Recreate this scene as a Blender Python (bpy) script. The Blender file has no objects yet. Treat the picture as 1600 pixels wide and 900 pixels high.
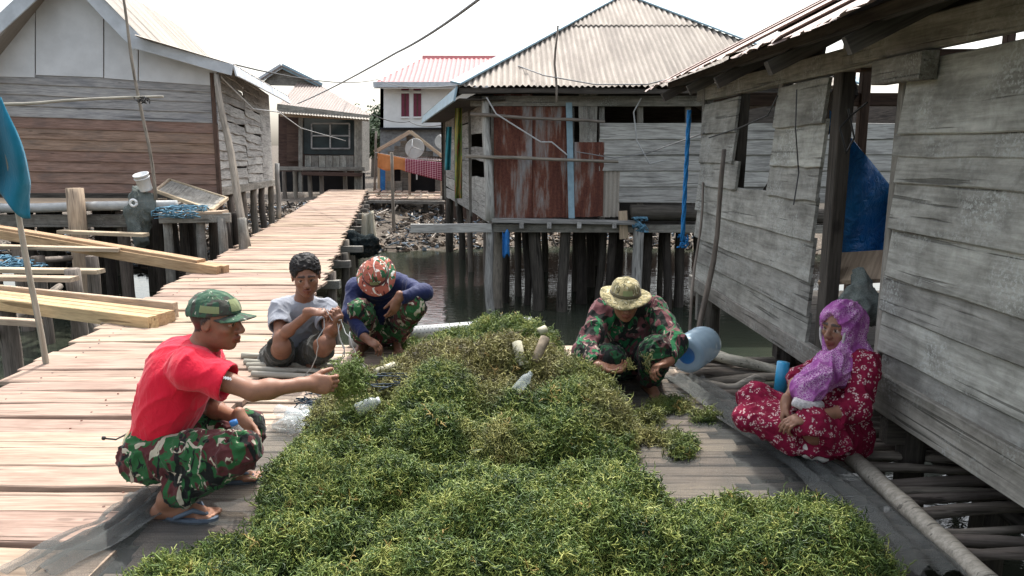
import bpy, bmesh, math, random
import numpy as np
from mathutils import Vector, Matrix, noise as mnoise

random.seed(7); rng = np.random.default_rng(7)
S = bpy.context.scene
COL = S.collection

# ---------------------------------------------------------------- camera
FPX, CAMH = 1200.0, 1.5
PITCH = math.atan((450 - 240) / FPX)
cam = bpy.data.cameras.new('camera'); camo = bpy.data.objects.new('camera', cam); COL.objects.link(camo)
cam.sensor_width = 36.0; cam.lens = 36.0 * FPX / 1600.0
cam.clip_start = 0.05; cam.clip_end = 3000
camo.location = (0, 0, CAMH); camo.rotation_euler = (math.pi / 2 - PITCH, 0, 0)
S.camera = camo
# ---------------------------------------------------------------- sky, sun, exposure
SUN_EL, SUN_AZ = math.radians(62), math.radians(8)      # azimuth measured from +Y towards +X
w = bpy.data.worlds.new('World'); S.world = w; w.use_nodes = True
nt = w.node_tree; nt.nodes.clear()
sky = nt.nodes.new('ShaderNodeTexSky'); sky.sky_type = 'NISHITA'; sky.sun_disc = False
sky.sun_elevation = SUN_EL; sky.sun_rotation = SUN_AZ
sky.air_density = 1.4; sky.dust_density = 4.5; sky.ozone_density = 1.2
bg = nt.nodes.new('ShaderNodeBackground'); bg.inputs['Strength'].default_value = 0.15
wo = nt.nodes.new('ShaderNodeOutputWorld')
hz = nt.nodes.new('ShaderNodeHueSaturation'); hz.inputs['Saturation'].default_value = 0.45      # thin white haze over the whole sky
nt.links.new(sky.outputs[0], hz.inputs['Color']); nt.links.new(hz.outputs[0], bg.inputs[0]); nt.links.new(bg.outputs[0], wo.inputs[0])
sl = bpy.data.lights.new('sun', 'SUN'); so = bpy.data.objects.new('sun', sl); COL.objects.link(so)
sl.energy = 2.0; sl.angle = math.radians(0.6); sl.color = (1.0, 0.975, 0.93)
sdir = Vector((math.sin(SUN_AZ) * math.cos(SUN_EL), math.cos(SUN_AZ) * math.cos(SUN_EL), math.sin(SUN_EL)))
so.rotation_euler = sdir.to_track_quat('Z', 'Y').to_euler(); so.location = (20, 40, 60)
S.view_settings.view_transform = 'Standard'; S.view_settings.look = 'None'
S.view_settings.exposure = 1.33; S.view_settings.gamma = 1.0
S.render.engine = 'CYCLES'
S.cycles.max_bounces = 5; S.cycles.diffuse_bounces = 3; S.cycles.glossy_bounces = 3; S.cycles.transparent_max_bounces = 12; S.cycles.caustics_reflective = False; S.cycles.caustics_refractive = False

# ---------------------------------------------------------------- placing helpers
def ray(x, y):
    u = (x - 800) / FPX; v = (y - 450) / FPX
    return Vector((u, math.cos(PITCH) - v * math.sin(PITCH), -math.sin(PITCH) - v * math.cos(PITCH)))
def P(x, y, z=0.0):                       # point of the photo on a level of height z
    a = ray(x, y); return Vector((0, 0, CAMH)) + a * ((z - CAMH) / a.z)
def D(x, y, Y):                           # point of the photo at depth Y
    a = ray(x, y); return Vector((0, 0, CAMH)) + a * (Y / a.y)
def DX(x, y, X):                          # point of the photo on the plane X
    a = ray(x, y); return Vector((0, 0, CAMH)) + a * (X / a.x)

BASE = {}                                  # world matrix of every parent
def link(o, M=None, parent=None):
    COL.objects.link(o)
    M = M if M is not None else Matrix.Identity(4)
    if parent is not None:
        o.parent = parent
        o.matrix_basis = BASE[parent.name].inverted() @ M
    else:
        o.matrix_basis = M
    BASE[o.name] = M.copy()
    return o
def tag(o, label=None, cat=None, group=None, kind=None):
    if label: o['label'] = label
    if cat: o['category'] = cat
    if group: o['group'] = group
    if kind or cat: o['kind'] = kind or 'thing'
    return o
def thing(name, loc, label, cat, group=None, kind=None):
    o = bpy.data.objects.new(name, None); o.empty_display_size = 0.1
    link(o, Matrix.Translation(Vector(loc)))
    return tag(o, label, cat, group, kind or 'thing')
def meshobj(name, verts, faces, m, M=None, parent=None, smooth=False):
    me = bpy.data.meshes.new(name); me.from_pydata([tuple(v) for v in verts], [], faces)
    if smooth: me.shade_smooth()
    if m is not None: me.materials.append(m)
    o = bpy.data.objects.new(name, me); return link(o, M, parent)
def frame(x, z, o):                        # matrix with local x along x, local z near z, at o
    x = Vector(x).normalized(); z = Vector(z)
    y = z.cross(x).normalized(); z = x.cross(y)
    return Matrix(((x.x, y.x, z.x, o[0]), (x.y, y.y, z.y, o[1]), (x.z, y.z, z.z, o[2]), (0, 0, 0, 1)))

class MB:                                  # one mesh out of several shapes
    def __init__(s): s.v = []; s.f = []
    def add(s, v, f):
        n = len(s.v); s.v += [Vector(a) for a in v]; s.f += [tuple(i + n for i in q) for q in f]; return s
    def box(s, c, h, M=None):
        vs = [Vector(((-1) ** (i & 1 ^ 1) * h[0], (-1) ** ((i >> 1) & 1 ^ 1) * h[1], (-1) ** ((i >> 2) & 1 ^ 1) * h[2])) for i in range(8)]
        vs = [(M @ a if M else a + Vector(c)) for a in vs]
        return s.add(vs, [(0, 2, 3, 1), (4, 5, 7, 6), (0, 1, 5, 4), (2, 6, 7, 3), (0, 4, 6, 2), (1, 3, 7, 5)])
    def bar(s, a, b, wd, th, up=(0, 0, 1)):
        a = Vector(a); b = Vector(b); L = (b - a).length
        M = frame(b - a, up, (a + b) / 2)
        return s.box((0, 0, 0), (L / 2, wd / 2, th / 2), M)
    def tube(s, pts, rad, n=8, cap=True):
        pts = [Vector(p) for p in pts]; R = rad if isinstance(rad, (list, tuple)) else [rad] * len(pts)
        vs = []; fs = []; prev = None
        for i, p in enumerate(pts):
            t = (pts[min(i + 1, len(pts) - 1)] - pts[max(i - 1, 0)])
            t = t.normalized() if t.length > 1e-9 else Vector((0, 0, 1))
            if prev is None:
                a = t.orthogonal().normalized()
            else:
                a = (prev - t * prev.dot(t)); a = a.normalized() if a.length > 1e-6 else t.orthogonal().normalized()
            prev = a; b = t.cross(a)
            for k in range(n):
                an = 2 * math.pi * k / n
                vs.append(p + (a * math.cos(an) + b * math.sin(an)) * R[i])
        for i in range(len(pts) - 1):
            for k in range(n):
                k2 = (k + 1) % n
                fs.append((i * n + k, i * n + k2, (i + 1) * n + k2, (i + 1) * n + k))
        if cap:
            fs.append(tuple(range(n - 1, -1, -1))); fs.append(tuple((len(pts) - 1) * n + k for k in range(n)))
        return s.add(vs, fs)
    def lathe(s, prof, M, n=20, wob=None):
        vs = []; fs = []
        for i, (r, z) in enumerate(prof):
            for k in range(n):
                a = 2 * math.pi * k / n
                rr, zz = (wob(i, a, r, z) if wob else (r, z))
                vs.append(M @ Vector((rr * math.cos(a), rr * math.sin(a), zz)))
        for i in range(len(prof) - 1):
            for k in range(n):
                k2 = (k + 1) % n; fs.append((i * n + k, i * n + k2, (i + 1) * n + k2, (i + 1) * n + k))
        return s.add(vs, fs)
    def build(s, name, m, parent=None, smooth=False, M=None):
        M = M if M is not None else (BASE[parent.name] if parent is not None and False else Matrix.Identity(4))
        return meshobj(name, s.v, s.f, m, M, parent, smooth)

def centred(o):                            # move the origin of a top-level mesh to its base
    me = o.data; n = len(me.vertices); co = np.empty(n * 3); me.vertices.foreach_get('co', co); co = co.reshape(-1, 3)
    c = (co.min(0) + co.max(0)) / 2; c[2] = co[:, 2].min()
    me.vertices.foreach_set('co', (co - c).ravel()); me.update()
    M = BASE[o.name] @ Matrix.Translation(Vector(c)); o.matrix_basis = M; BASE[o.name] = M
    return o

def board(name, a, b, wd, th, normal, m, parent, seg=5, jit=0.006, w2=None, sag=0.0, ends=0.012):
    """a plank from a to b (centre line), grain along local x, uneven edges, worn corners"""
    a = Vector(a); b = Vector(b); L = (b - a).length
    M = frame(b - a, normal, (a + b) / 2)
    vs = []; fs = []; r = random.random; w2 = wd if w2 is None else w2
    ch = min(0.006, th * 0.25)
    for i in range(seg + 1):
        t = i / seg; x = -L / 2 + L * t; ww = wd + (w2 - wd) * t
        if i == 0: x += (r() - .5) * ends
        if i == seg: x += (r() - .5) * ends
        y0 = -ww / 2 + (r() - .5) * jit; y1 = ww / 2 + (r() - .5) * jit; dz = (r() - .5) * jit * .6 - sag * 4 * t * (1 - t)
        ex = (r() - .5) * ends if i in (0, seg) else 0
        vs += [(x, y0, -th / 2 + dz), (x + ex, y1, -th / 2 + dz), (x + ex, y1, th / 2 - ch + dz), (x + ex, y1 - ch, th / 2 + dz), (x, y0 + ch, th / 2 + dz), (x, y0, th / 2 - ch + dz)]
    for i in range(seg):
        for k in range(6):
            k2 = (k + 1) % 6; fs.append((i * 6 + k, i * 6 + k2, i * 6 + 6 + k2, i * 6 + 6 + k))
    fs.append((5, 4, 3, 2, 1, 0)); fs.append(tuple(seg * 6 + k for k in range(6)))
    return meshobj(name, vs, fs, m, M, parent)
def pole(name, a, b, r0, r1, m, parent=None, wob=0.01, seg=7, n=8, knots=False):
    a = Vector(a); b = Vector(b); L = (b - a).length; M = frame(b - a, (0.01, 0.02, 1) if abs((b - a).normalized().z) < .9 else (1, 0, 0), a)
    pts = []; rad = []
    ph = random.random() * 50
    for i in range(seg + 1):
        t = i / seg
        pts.append((L * t, mnoise.noise((t * 2.2 + ph, 0, 0)) * wob * 2, mnoise.noise((t * 2.2 + ph, 9, 0)) * wob * 2))
        rad.append((r0 + (r1 - r0) * t) * (1 + .12 * mnoise.noise((t * 5 + ph, 3, 3))))
    mb = MB(); mb.tube(pts, rad, n)
    return meshobj(name, mb.v, mb.f, m, M, parent, True)
def ball(c, r, n=8):
    vs = []; fs = []; c = Vector(c)
    for i in range(1, n):
        for k in range(n * 2):
            th = math.pi * i / n; ph = math.pi * k / n
            vs.append(c + Vector((math.sin(th) * math.cos(ph), math.sin(th) * math.sin(ph), math.cos(th))) * r)
    m = n * 2
    for i in range(n - 2):
        for k in range(m): fs.append((i * m + k, i * m + m + k, i * m + m + (k + 1) % m, i * m + (k + 1) % m))
    fs.append(tuple(range(m))); fs.append(tuple((n - 2) * m + k for k in range(m - 1, -1, -1)))
    return vs, fs

# ---------------------------------------------------------------- materials
class NT:
    def __init__(s, name):
        s.m = bpy.data.materials.new(name); s.m.use_nodes = True; s.t = s.m.node_tree; s.t.nodes.clear()
        s.out = s.t.nodes.new('ShaderNodeOutputMaterial')
    def n(s, typ, _out=0, _props=None, **kw):
        nd = s.t.nodes.new('ShaderNode' + typ)
        for k, v in (_props or {}).items(): setattr(nd, k, v)
        for k, v in kw.items():
            key = int(k[1:]) if k[0] == '_' and k[1:].isdigit() else k.replace('_', ' ')
            inp = nd.inputs[key]
            if isinstance(v, bpy.types.NodeSocket): s.t.links.new(v, inp)
            else:
                if isinstance(v, tuple) and len(v) == 3 and inp.type == 'RGBA': v = (*v, 1)
                inp.default_value = v
        return nd.outputs[_out]
    def math(s, op, a, b=0.0, clamp=False):
        return s.n('Math', _props={'operation': op, 'use_clamp': clamp}, _0=a, _1=b)
    def mix(s, f, a, b, typ='MIX'):
        nd = s.t.nodes.new('ShaderNodeMix'); nd.data_type = 'RGBA'; nd.blend_type = typ
        for i, v in ((0, f), (6, a), (7, b)):
            if isinstance(v, bpy.types.NodeSocket): s.t.links.new(v, nd.inputs[i])
            else: nd.inputs[i].default_value = ((*v, 1) if isinstance(v, tuple) and len(v) == 3 else v)
        return nd.outputs[2]
    def ramp(s, fac, stops, interp='LINEAR'):
        nd = s.t.nodes.new('ShaderNodeValToRGB'); cr = nd.color_ramp; cr.interpolation = interp
        while len(cr.elements) < len(stops): cr.elements.new(0.5)
        for e, (p, c) in zip(cr.elements, stops):
            e.position = p; e.color = (*c, 1) if isinstance(c, tuple) else (c, c, c, 1)
        s.t.links.new(fac, nd.inputs[0]); return nd.outputs[0]
    def obj(s, scale=(1, 1, 1), rnd=40.0):
        tc = s.n('TexCoord', 3)
        if rnd:
            r = s.n('ObjectInfo', 5); r = s.math('MULTIPLY', r, rnd)
            cx = s.n('CombineXYZ', X=r, Y=s.math('MULTIPLY', r, 1.7), Z=s.math('MULTIPLY', r, 0.6))
            tc = s.n('VectorMath', _props={'operation': 'ADD'}, _0=tc, _1=cx)
        return s.n('Mapping', Vector=tc, Scale=scale)
    def noise(s, vec, scale, detail=4, rough=.55, dist=0.0, out=0):
        return s.n('TexNoise', out, Vector=vec, Scale=scale, Detail=detail, Roughness=rough, Distortion=dist)
    def voro(s, vec, scale, feat='F1', out=0, rnd=1.0):
        return s.n('TexVoronoi', out, _props={'feature': feat}, Vector=vec, Scale=scale, Randomness=rnd)
    def bump(s, h, dist=.003, strength=1.0, normal=None):
        kw = dict(Height=h, Distance=dist, Strength=strength)
        if normal is not None: kw['Normal'] = normal
        return s.n('Bump', **kw)
    def finish(s, color, rough=.8, normal=None, spec=.3, metal=0.0, alpha=None, **kw):
        a = {'Base Color': color, 'Roughness': rough, 'Specular IOR Level': spec, 'Metallic': metal}
        a.update(kw)
        nd = s.t.nodes.new('ShaderNodeBsdfPrincipled')
        if normal is not None: a['Normal'] = normal
        if alpha is not None: a['Alpha'] = alpha
        for k, v in a.items():
            inp = nd.inputs[k]
            if isinstance(v, bpy.types.NodeSocket): s.t.links.new(v, inp)
            else: inp.default_value = (*v, 1) if isinstance(v, tuple) and len(v) == 3 and inp.type == 'RGBA' else v
        s.t.links.new(nd.outputs[0], s.out.inputs[0]); return s.m

def wood(name, c1, c2, stain=(.12, .11, .10), stain_amt=.5, rand=.35, rough=.85, lichen=0.0, sx=1.6, sy=22, bumpd=.003, knots=True):
    k = NT(name); v = k.obj((1, 1, 1))
    vg = k.n('Mapping', Vector=v, Scale=(sx, sy, sy))
    g = k.noise(vg, 1.0, 6, .62, .6)
    g2 = k.noise(k.n('Mapping', Vector=v, Scale=(sx * 2.5, sy * 4, sy * 4)), 1.0, 3, .6)
    col = k.ramp(g, [(.34, c1), (.66, c2)])
    col = k.mix(.26 if lichen else .42, col, k.ramp(g2, [(.36, tuple(a * .55 for a in c1)), (.64, tuple(min(1, a * 1.12) for a in c2))]))
    st = k.noise(k.n('Mapping', Vector=v, Scale=(1.3, 4, 4)), 1.0, 6, .68, .4)
    col = k.mix(k.math('MULTIPLY', k.ramp(st, [(.48, 0.0), (.70, 1.0)]), stain_amt), col, stain)
    crack = k.ramp(k.noise(k.n('Mapping', Vector=v, Scale=(sx * .6, sy * 2.2, sy)), 1.0, 3, .5, .3), [(.33, 1.0), (.37, 0.0)])
    col = k.mix(k.math('MULTIPLY', crack, .75), col, tuple(a * .35 for a in c1))
    if knots:
        kv = k.voro(k.n('Mapping', Vector=v, Scale=(1.8, 6, 3)), 1.0, 'F1')
        kn = k.ramp(kv, [(.05, 1.0), (.10, 0.0)])
        col = k.mix(k.math('MULTIPLY', kn, .6), col, tuple(a * .4 for a in c1))
    if lichen:
        mo = k.noise(v, 6.5, 6, .72, .5)
        col = k.mix(.75, col, k.ramp(mo, [(.30, (.50, .49, .47)), (.50, (.90, .90, .88)), (.68, (1.2, 1.2, 1.18))]), 'MULTIPLY')
        l1 = k.noise(v, 55, 5, .75); l2 = k.noise(v, 2.6, 4, .6)
        lm = k.math('MULTIPLY', k.ramp(l1, [(.50, 0.0), (.58, 1.0)]), k.ramp(l2, [(.49, 0.0), (.64, 1.0)]))
        col = k.mix(k.math('MULTIPLY', lm, lichen), col, (.36, .37, .35))
    r = k.n('ObjectInfo', 5)
    val = k.math('ADD', 1 - rand / 2, k.math('MULTIPLY', r, rand))
    hs = k.n('HueSaturation', Hue=k.math('ADD', .488, k.math('MULTIPLY', r, .024)), Value=val, Color=col)
    h = k.math('ADD', g, k.math('MULTIPLY', g2, .4)); h = k.math('SUBTRACT', h, crack)
    return k.finish(hs, rough, k.bump(h, bumpd, .8), .2)

M = {}
M['plank'] = wood('sunbleached plank', (.285, .20, .145), (.42, .32, .245), (.19, .135, .10), .7, .26, sy=18)
M['slat'] = wood('bamboo slat', (.30, .23, .17), (.50, .40, .31), (.16, .12, .09), .55, .4, sy=30)
M['pole'] = wood('weathered pole', (.13, .11, .09), (.29, .25, .21), (.08, .07, .06), .6, .5, sy=26)
M['greywood'] = wood('grey weathered board', (.16, .15, .13), (.32, .30, .27), (.095, .09, .08), .6, .4, lichen=.7)
M['wallboard'] = wood('grey clapboard', (.21, .205, .185), (.40, .395, .365), (.115, .11, .10), .75, .45, lichen=1.0, sy=14, bumpd=.005)
M['brownboard'] = wood('brown board', (.22, .14, .10), (.34, .235, .18), (.15, .12, .105), .75, .25, sy=14)
M['blueboard'] = wood('bluish grey board', (.25, .245, .245), (.40, .385, .37), (.15, .155, .17), .7, .25, sy=14)
M['paleboard'] = wood('silver grey board', (.22, .21, .195), (.44, .43, .40), (.11, .105, .10), .65, .5, sy=16)
M['lumber'] = wood('fresh sawn timber', (.40, .26, .14), (.53, .37, .215), (.27, .17, .10), .65, .3, sy=12)
M['oldlumber'] = wood('aged sawn timber', (.36, .27, .19), (.52, .41, .29), (.25, .19, .14), .45, .2, sy=12)
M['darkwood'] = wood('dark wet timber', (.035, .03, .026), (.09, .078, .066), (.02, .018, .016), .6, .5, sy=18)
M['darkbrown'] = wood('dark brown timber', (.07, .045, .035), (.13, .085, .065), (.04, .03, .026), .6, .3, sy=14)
M['bamboo'] = wood('grey bamboo', (.28, .26, .21), (.44, .41, .34), (.20, .18, .15), .5, .2, sy=20, rough=.6)

def plain(name, c, rough=.7, var=.15, scale=6, bump=0.0, spec=.3, metal=0.0, c2=None, rnd=40):
    k = NT(name); v = k.obj(rnd=rnd); n = k.noise(v, scale, 5, .6)
    c2 = c2 or tuple(a * (1 - var * 2) for a in c)
    col = k.ramp(n, [(.35, c2), (.65, c)])
    return k.finish(col, rough, k.bump(k.noise(v, scale * 8, 3), bump, .7) if bump else None, spec, metal)
M['white_paint'] = plain('grey white paint', (.62, .63, .64), .6, .08, 2.5)
M['fascia'] = plain('pale blue grey fascia paint', (.52, .55, .58), .6, .12, 4)
M['white_wall'] = plain('white render', (.74, .74, .73), .8, .06, 2)
M['grey_wall'] = plain('grey blockwork', (.22, .22, .22), .9, .2, 5, .01)
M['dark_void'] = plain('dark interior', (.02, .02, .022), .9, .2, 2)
M['maroon'] = plain('maroon shutter', (.16, .025, .05), .5, .1, 5)
M['blue_trim'] = plain('pale blue painted ridge', (.26, .38, .45), .55, .15, 6)
M['galv'] = plain('dull galvanised sheet', (.40, .42, .42), .5, .15, 9, metal=.3)
M['white_plastic'] = plain('white plastic', (.78, .79, .78), .35, .05, 5, spec=.5)
M['pvc'] = plain('grey pvc', (.42, .43, .42), .45, .14, 8, spec=.4)
M['blue_plastic'] = plain('blue plastic', (.03, .16, .42), .35, .15, 8, spec=.5)
M['bluepipe'] = plain('bright blue pvc', (.03, .30, .55), .4, .1, 8, spec=.5)
M['bluerope'] = plain('blue rope', (.02, .22, .55), .7, .2, 90, .002)
M['wire'] = plain('black cable', (.03, .03, .03), .5, .1, 10)
M['pale_wire'] = plain('pale grey cable', (.42, .42, .41), .6, .1, 10)
M['steel'] = plain('dish steel', (.36, .35, .32), .45, .08, 4, metal=.2)
M['mudstuff'] = plain('driftwood and rubbish', (.26, .21, .17), .9, .45, 60, .004, c2=(.05, .045, .04))
M['styro'] = plain('styrofoam', (.48, .45, .33), .7, .08, 20, .002)
M['blue_tarp'] = None
def glassy(name, c, alpha=.35, rough=.12):
    k = NT(name); return k.finish(c, rough, None, .6, 0, alpha)
M['clear'] = glassy('clear bottle plastic', (.62, .68, .68), .26)
M['jug'] = glassy('translucent blue jug', (.33, .46, .56), .74, .25)
M['pane'] = plain('dark window glass', (.03, .045, .05), .08, .2, 2, spec=.8)

def corr(name, c1, c2, rust=None, amt=.4, rough=.6, metal=.0, sy=1.2, dirt_shade=.45):
    k = NT(name); v = k.obj((1, 1, 1)); n = k.noise(k.n('Mapping', Vector=v, Scale=(5, sy, 5)), 1.0, 6, .65)
    col = k.ramp(n, [(.3, c1), (.7, c2)])
    if rust:
        n2 = k.noise(k.n('Mapping', Vector=v, Scale=(4, .9, 4)), 1.0, 6, .7, .5)
        col = k.mix(k.math('MULTIPLY', k.ramp(n2, [(.45, 0.0), (.62, 1.0)]), amt), col, rust)
    f = k.noise(v, 40, 4, .7)
    col = k.mix(.25, col, k.ramp(f, [(.3, tuple(a * .5 for a in c1)), (.7, c2)]))
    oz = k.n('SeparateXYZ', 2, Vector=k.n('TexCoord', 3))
    col = k.mix(k.math('MULTIPLY', k.ramp(k.math('ADD', k.math('MULTIPLY', oz, 30.0), .5), [(.15, 1.0), (.75, 0.0)]), dirt_shade), col, tuple(a * .45 for a in c1))      # dirt and shading contrast painted into the valleys
    r = k.n('ObjectInfo', 5)
    col = k.n('HueSaturation', Value=k.math('ADD', .88, k.math('MULTIPLY', r, .24)), Color=col)
    return k.finish(col, rough, k.bump(f, .002, .5), .3, metal)
M['roof_asb'] = corr('weathered corrugated cement', (.27, .235, .195), (.44, .385, .33), (.15, .125, .105), .55, .8)
M['roof_pink'] = corr('faded red sheet', (.42, .13, .13), (.52, .20, .20), (.36, .15, .13), .3)
M['roof_rusty'] = corr('rusty pale sheet', (.36, .26, .22), (.48, .38, .34), (.20, .11, .08), .75)
M['roof_cream'] = corr('pale cream sheet', (.30, .265, .22), (.41, .37, .32), (.22, .165, .125), .5)
M['roof_far'] = corr('pinkish weathered sheet', (.25, .195, .17), (.34, .285, .25), (.22, .135, .10), .5)
def rustpanel():
    k = NT('rusted tin'); v = k.obj(); n = k.noise(k.n('Mapping', Vector=v, Scale=(5, .9, 5)), 1.0, 6, .65, .3)
    col = k.ramp(n, [(.28, (.035, .018, .016)), (.42, (.085, .030, .024)), (.50, (.14, .055, .038)), (.56, (.22, .17, .15)), (.63, (.28, .29, .29)), (.75, (.36, .40, .42))])
    f = k.noise(v, 30, 4, .7); col = k.mix(.3, col, k.ramp(f, [(.3, (.03, .012, .01)), (.7, (.26, .10, .06))]))
    return k.finish(col, .85, k.bump(f, .003), .2)
M['rust'] = rustpanel()

def fabric(name, c, var=.12, scale=220, big=5, rough=.9, sheen=.15):
    k = NT(name); v = k.n('TexCoord', 3); n = k.noise(v, big, 4, .5); f = k.noise(v, scale, 2, .5)
    col = k.ramp(n, [(.3, tuple(a * (1 - var) for a in c)), (.7, tuple(min(1, a * (1 + var)) for a in c))])
    fold = k.noise(k.n('Mapping', Vector=v, Scale=(1, 1, .45), Rotation=(.3, .5, .2)), 22, 3, .6, 1.0)
    nb = k.bump(fold, .012, .5); nb = k.bump(f, .001, .4, nb)
    return k.finish(col, rough, nb, .15, **{'Sheen Weight': sheen})
M['red'] = fabric('red jersey', (.62, .010, .035), .06, rough=.7)
M['greyshirt'] = fabric('pale grey jersey', (.27, .285, .32), .1)
M['navy'] = fabric('navy jersey', (.013, .019, .07), .15, rough=.7)
M['shorts'] = fabric('olive black cotton', (.045, .045, .038), .2)
M['whitecloth'] = fabric('white cotton', (.62, .60, .57), .08)
M['olive_belt'] = fabric('khaki webbing', (.26, .23, .13), .1)
M['patch'] = fabric('pale olive patch', (.22, .25, .12), .1)
M['orange_towel'] = fabric('ochre towel', (.48, .19, .07), .15)
M['teal_cloth'] = fabric('teal cloth', (.012, .15, .235), .18)
M['greenish'] = fabric('turquoise curtain', (.03, .22, .26), .2)

def camo(name, cols, scale=9, stretch=(1, 1, .55), ts=(.52, .57, .60)):
    """cols: base, second, third, light"""
    k = NT(name); v = k.n('Mapping', Vector=k.n('TexCoord', 3), Scale=stretch, Rotation=(.5, .3, .4))
    def lay(off, sc, d): return k.noise(k.n('Mapping', Vector=v, Location=off), sc, 2.5, .55, d)
    col = k.mix(k.ramp(lay((3, 1, 7), scale, 1.2), [(ts[0], 0.0), (ts[0] + .012, 1.0)]), cols[0], cols[1])
    col = k.mix(k.ramp(lay((13, 5, 2), scale * 1.1, 1.6), [(ts[1], 0.0), (ts[1] + .012, 1.0)]), col, cols[2])
    col = k.mix(k.ramp(lay((23, 9, 4), scale * 1.25, 1.8), [(ts[2], 0.0), (ts[2] + .012, 1.0)]), col, cols[3])
    f = k.noise(v, 200, 2); fold = k.noise(k.n('TexCoord', 3), 24, 3, .6, 1.0)
    nb = k.bump(fold, .012, .5); nb = k.bump(f, .001, .4, nb)
    return k.finish(col, .9, nb, .12, **{'Sheen Weight': .1})
M['camo_trouser'] = camo('green maroon camouflage', ((.025, .10, .035), (.085, .025, .026), (.012, .014, .013), (.42, .38, .29)), 11, ts=(.50, .57, .60))
M['camo_jacket'] = camo('green maroon black camouflage', ((.018, .02, .018), (.16, .065, .07), (.02, .13, .05), (.36, .28, .23)), 10, ts=(.50, .55, .63))
M['camo_dark'] = camo('dark green camouflage', ((.018, .075, .03), (.05, .02, .02), (.010, .012, .011), (.30, .27, .2)), 11, ts=(.52, .52, .66))
M['camo_cap'] = camo('woodland green camouflage', ((.045, .095, .06), (.06, .06, .05), (.07, .12, .07), (.42, .42, .35)), 17, ts=(.55, .58, .67))
M['camo_hat'] = camo('red green white camouflage', ((.36, .11, .075), (.03, .11, .05), (.09, .02, .025), (.66, .62, .55)), 12, ts=(.53, .58, .56))
M['camo_tan'] = camo('tan olive camouflage', ((.33, .28, .15), (.17, .15, .075), (.09, .08, .045), (.46, .42, .29)), 22, ts=(.50, .60, .60))
def floral():
    k = NT('crimson floral cotton'); v = k.n('TexCoord', 3); vd = k.n('VectorMath', _props={'operation': 'ADD'}, _0=v, _1=k.noise(v, 40, 1, out=1))
    c = k.voro(v, 33, 'F1', 0); pet = k.voro(v, 105, 'F1', 0)
    m1 = k.ramp(c, [(.40, 1.0), (.46, 0.0)]); m2 = k.ramp(pet, [(.42, 1.0), (.5, 0.0)])
    m = k.math('MULTIPLY', m1, m2)
    n = k.noise(v, 4, 3); base = k.ramp(n, [(.3, (.13, .006, .024)), (.7, (.21, .011, .042))])
    col = k.mix(k.math('MULTIPLY', m, .9), base, (.52, .40, .39))
    fold = k.noise(v, 20, 3, .6, 1.0)
    return k.finish(col, .9, k.bump(fold, .012, .5), .12)
M['floral'] = floral()
def scarf():
    k = NT('purple lace print'); v = k.n('TexCoord', 3); e = k.voro(k.n('VectorMath', _props={'operation': 'ADD'}, _0=v, _1=k.n('VectorMath', _props={'operation': 'SCALE'}, _0=k.noise(v, 30, 2, out=1), Scale=.03)), 95, 'DISTANCE_TO_EDGE', 0)
    m = k.ramp(e, [(.04, 1.0), (.10, 0.0)]); n = k.noise(v, 14, 3)
    m = k.math('MULTIPLY', m, k.ramp(n, [(.40, 0.0), (.55, 1.0)]))
    base = k.ramp(k.noise(v, 9, 4), [(.3, (.21, .045, .21)), (.7, (.36, .11, .34))])
    col = k.mix(k.math('MULTIPLY', m, .7), base, (.70, .52, .66))
    return k.finish(col, .85, k.bump(k.noise(k.n('Mapping', Vector=v, Scale=(1, 1, .3)), 36, 3, .6, 1.2), .010, .7), .15)
M['scarf'] = scarf()
def plaid():
    k = NT('maroon plaid sarong'); v = k.n('TexCoord', 2); sx = k.n('SeparateXYZ', 0, Vector=v); sy = k.n('SeparateXYZ', 1, Vector=v)
    def st(s_, n_): return k.ramp(k.math('FRACT', k.math('MULTIPLY', s_, n_)), [(.0, 1.0), (.25, 1.0), (.26, 0.0)], 'CONSTANT')
    m = k.math('MULTIPLY', k.math('ADD', st(sx, 16.0), st(sy, 9.0)), .42)
    return k.finish(k.mix(m, (.20, .012, .045), (.70, .52, .52)), .9)
M['plaid'] = plaid()
def stripes():
    k = NT('rainbow streaked cloth'); v = k.obj((1, 1, 1), 0); n = k.noise(k.n('Mapping', Vector=v, Scale=(18, 18, 1.4)), 1.0, 3, .5)
    return k.finish(k.ramp(n, [(.32, (.35, .03, .03)), (.42, (.05, .22, .06)), (.5, (.40, .30, .06)), (.58, (.10, .16, .08)), (.68, (.42, .06, .05))]), .9)
M['stripes'] = stripes()
def skin(name, base):
    k = NT(name); c = k.n('Attribute', 0, _props={'attribute_name': 'tone'}); v = k.n('TexCoord', 3)
    n = k.noise(v, 30, 4, .6)
    col = k.mix(1.0, k.mix(k.ramp(n, [(.3, 0.0), (.7, 1.0)]), tuple(a * .86 for a in base), tuple(a * 1.1 for a in base)), c, 'MULTIPLY')
    nb = k.bump(k.noise(v, 260, 3), .0012, .5)
    return k.finish(col, .5, nb, .35, **{'Subsurface Weight': .08, 'Subsurface Radius': (.02, .008, .004), 'Subsurface Scale': .3})
M['skin_a'] = skin('brown skin', (.26, .125, .075))
M['skin_b'] = skin('dark brown skin', (.21, .10, .062))
M['skin_c'] = skin('umber skin', (.22, .11, .07))
M['hair'] = plain('black hair', (.016, .013, .012), .6, .3, 60, .004)
def tarp():
    k = NT('blue tarpaulin'); v = k.obj(rnd=0); n = k.noise(v, 4, 4)
    return k.finish(k.ramp(n, [(.3, (.01, .13, .42)), (.7, (.02, .24, .62))]), .35, k.bump(k.noise(v, 9, 5, .65, 1.2), .06, .9), .5)
M['blue_tarp'] = tarp()
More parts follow.
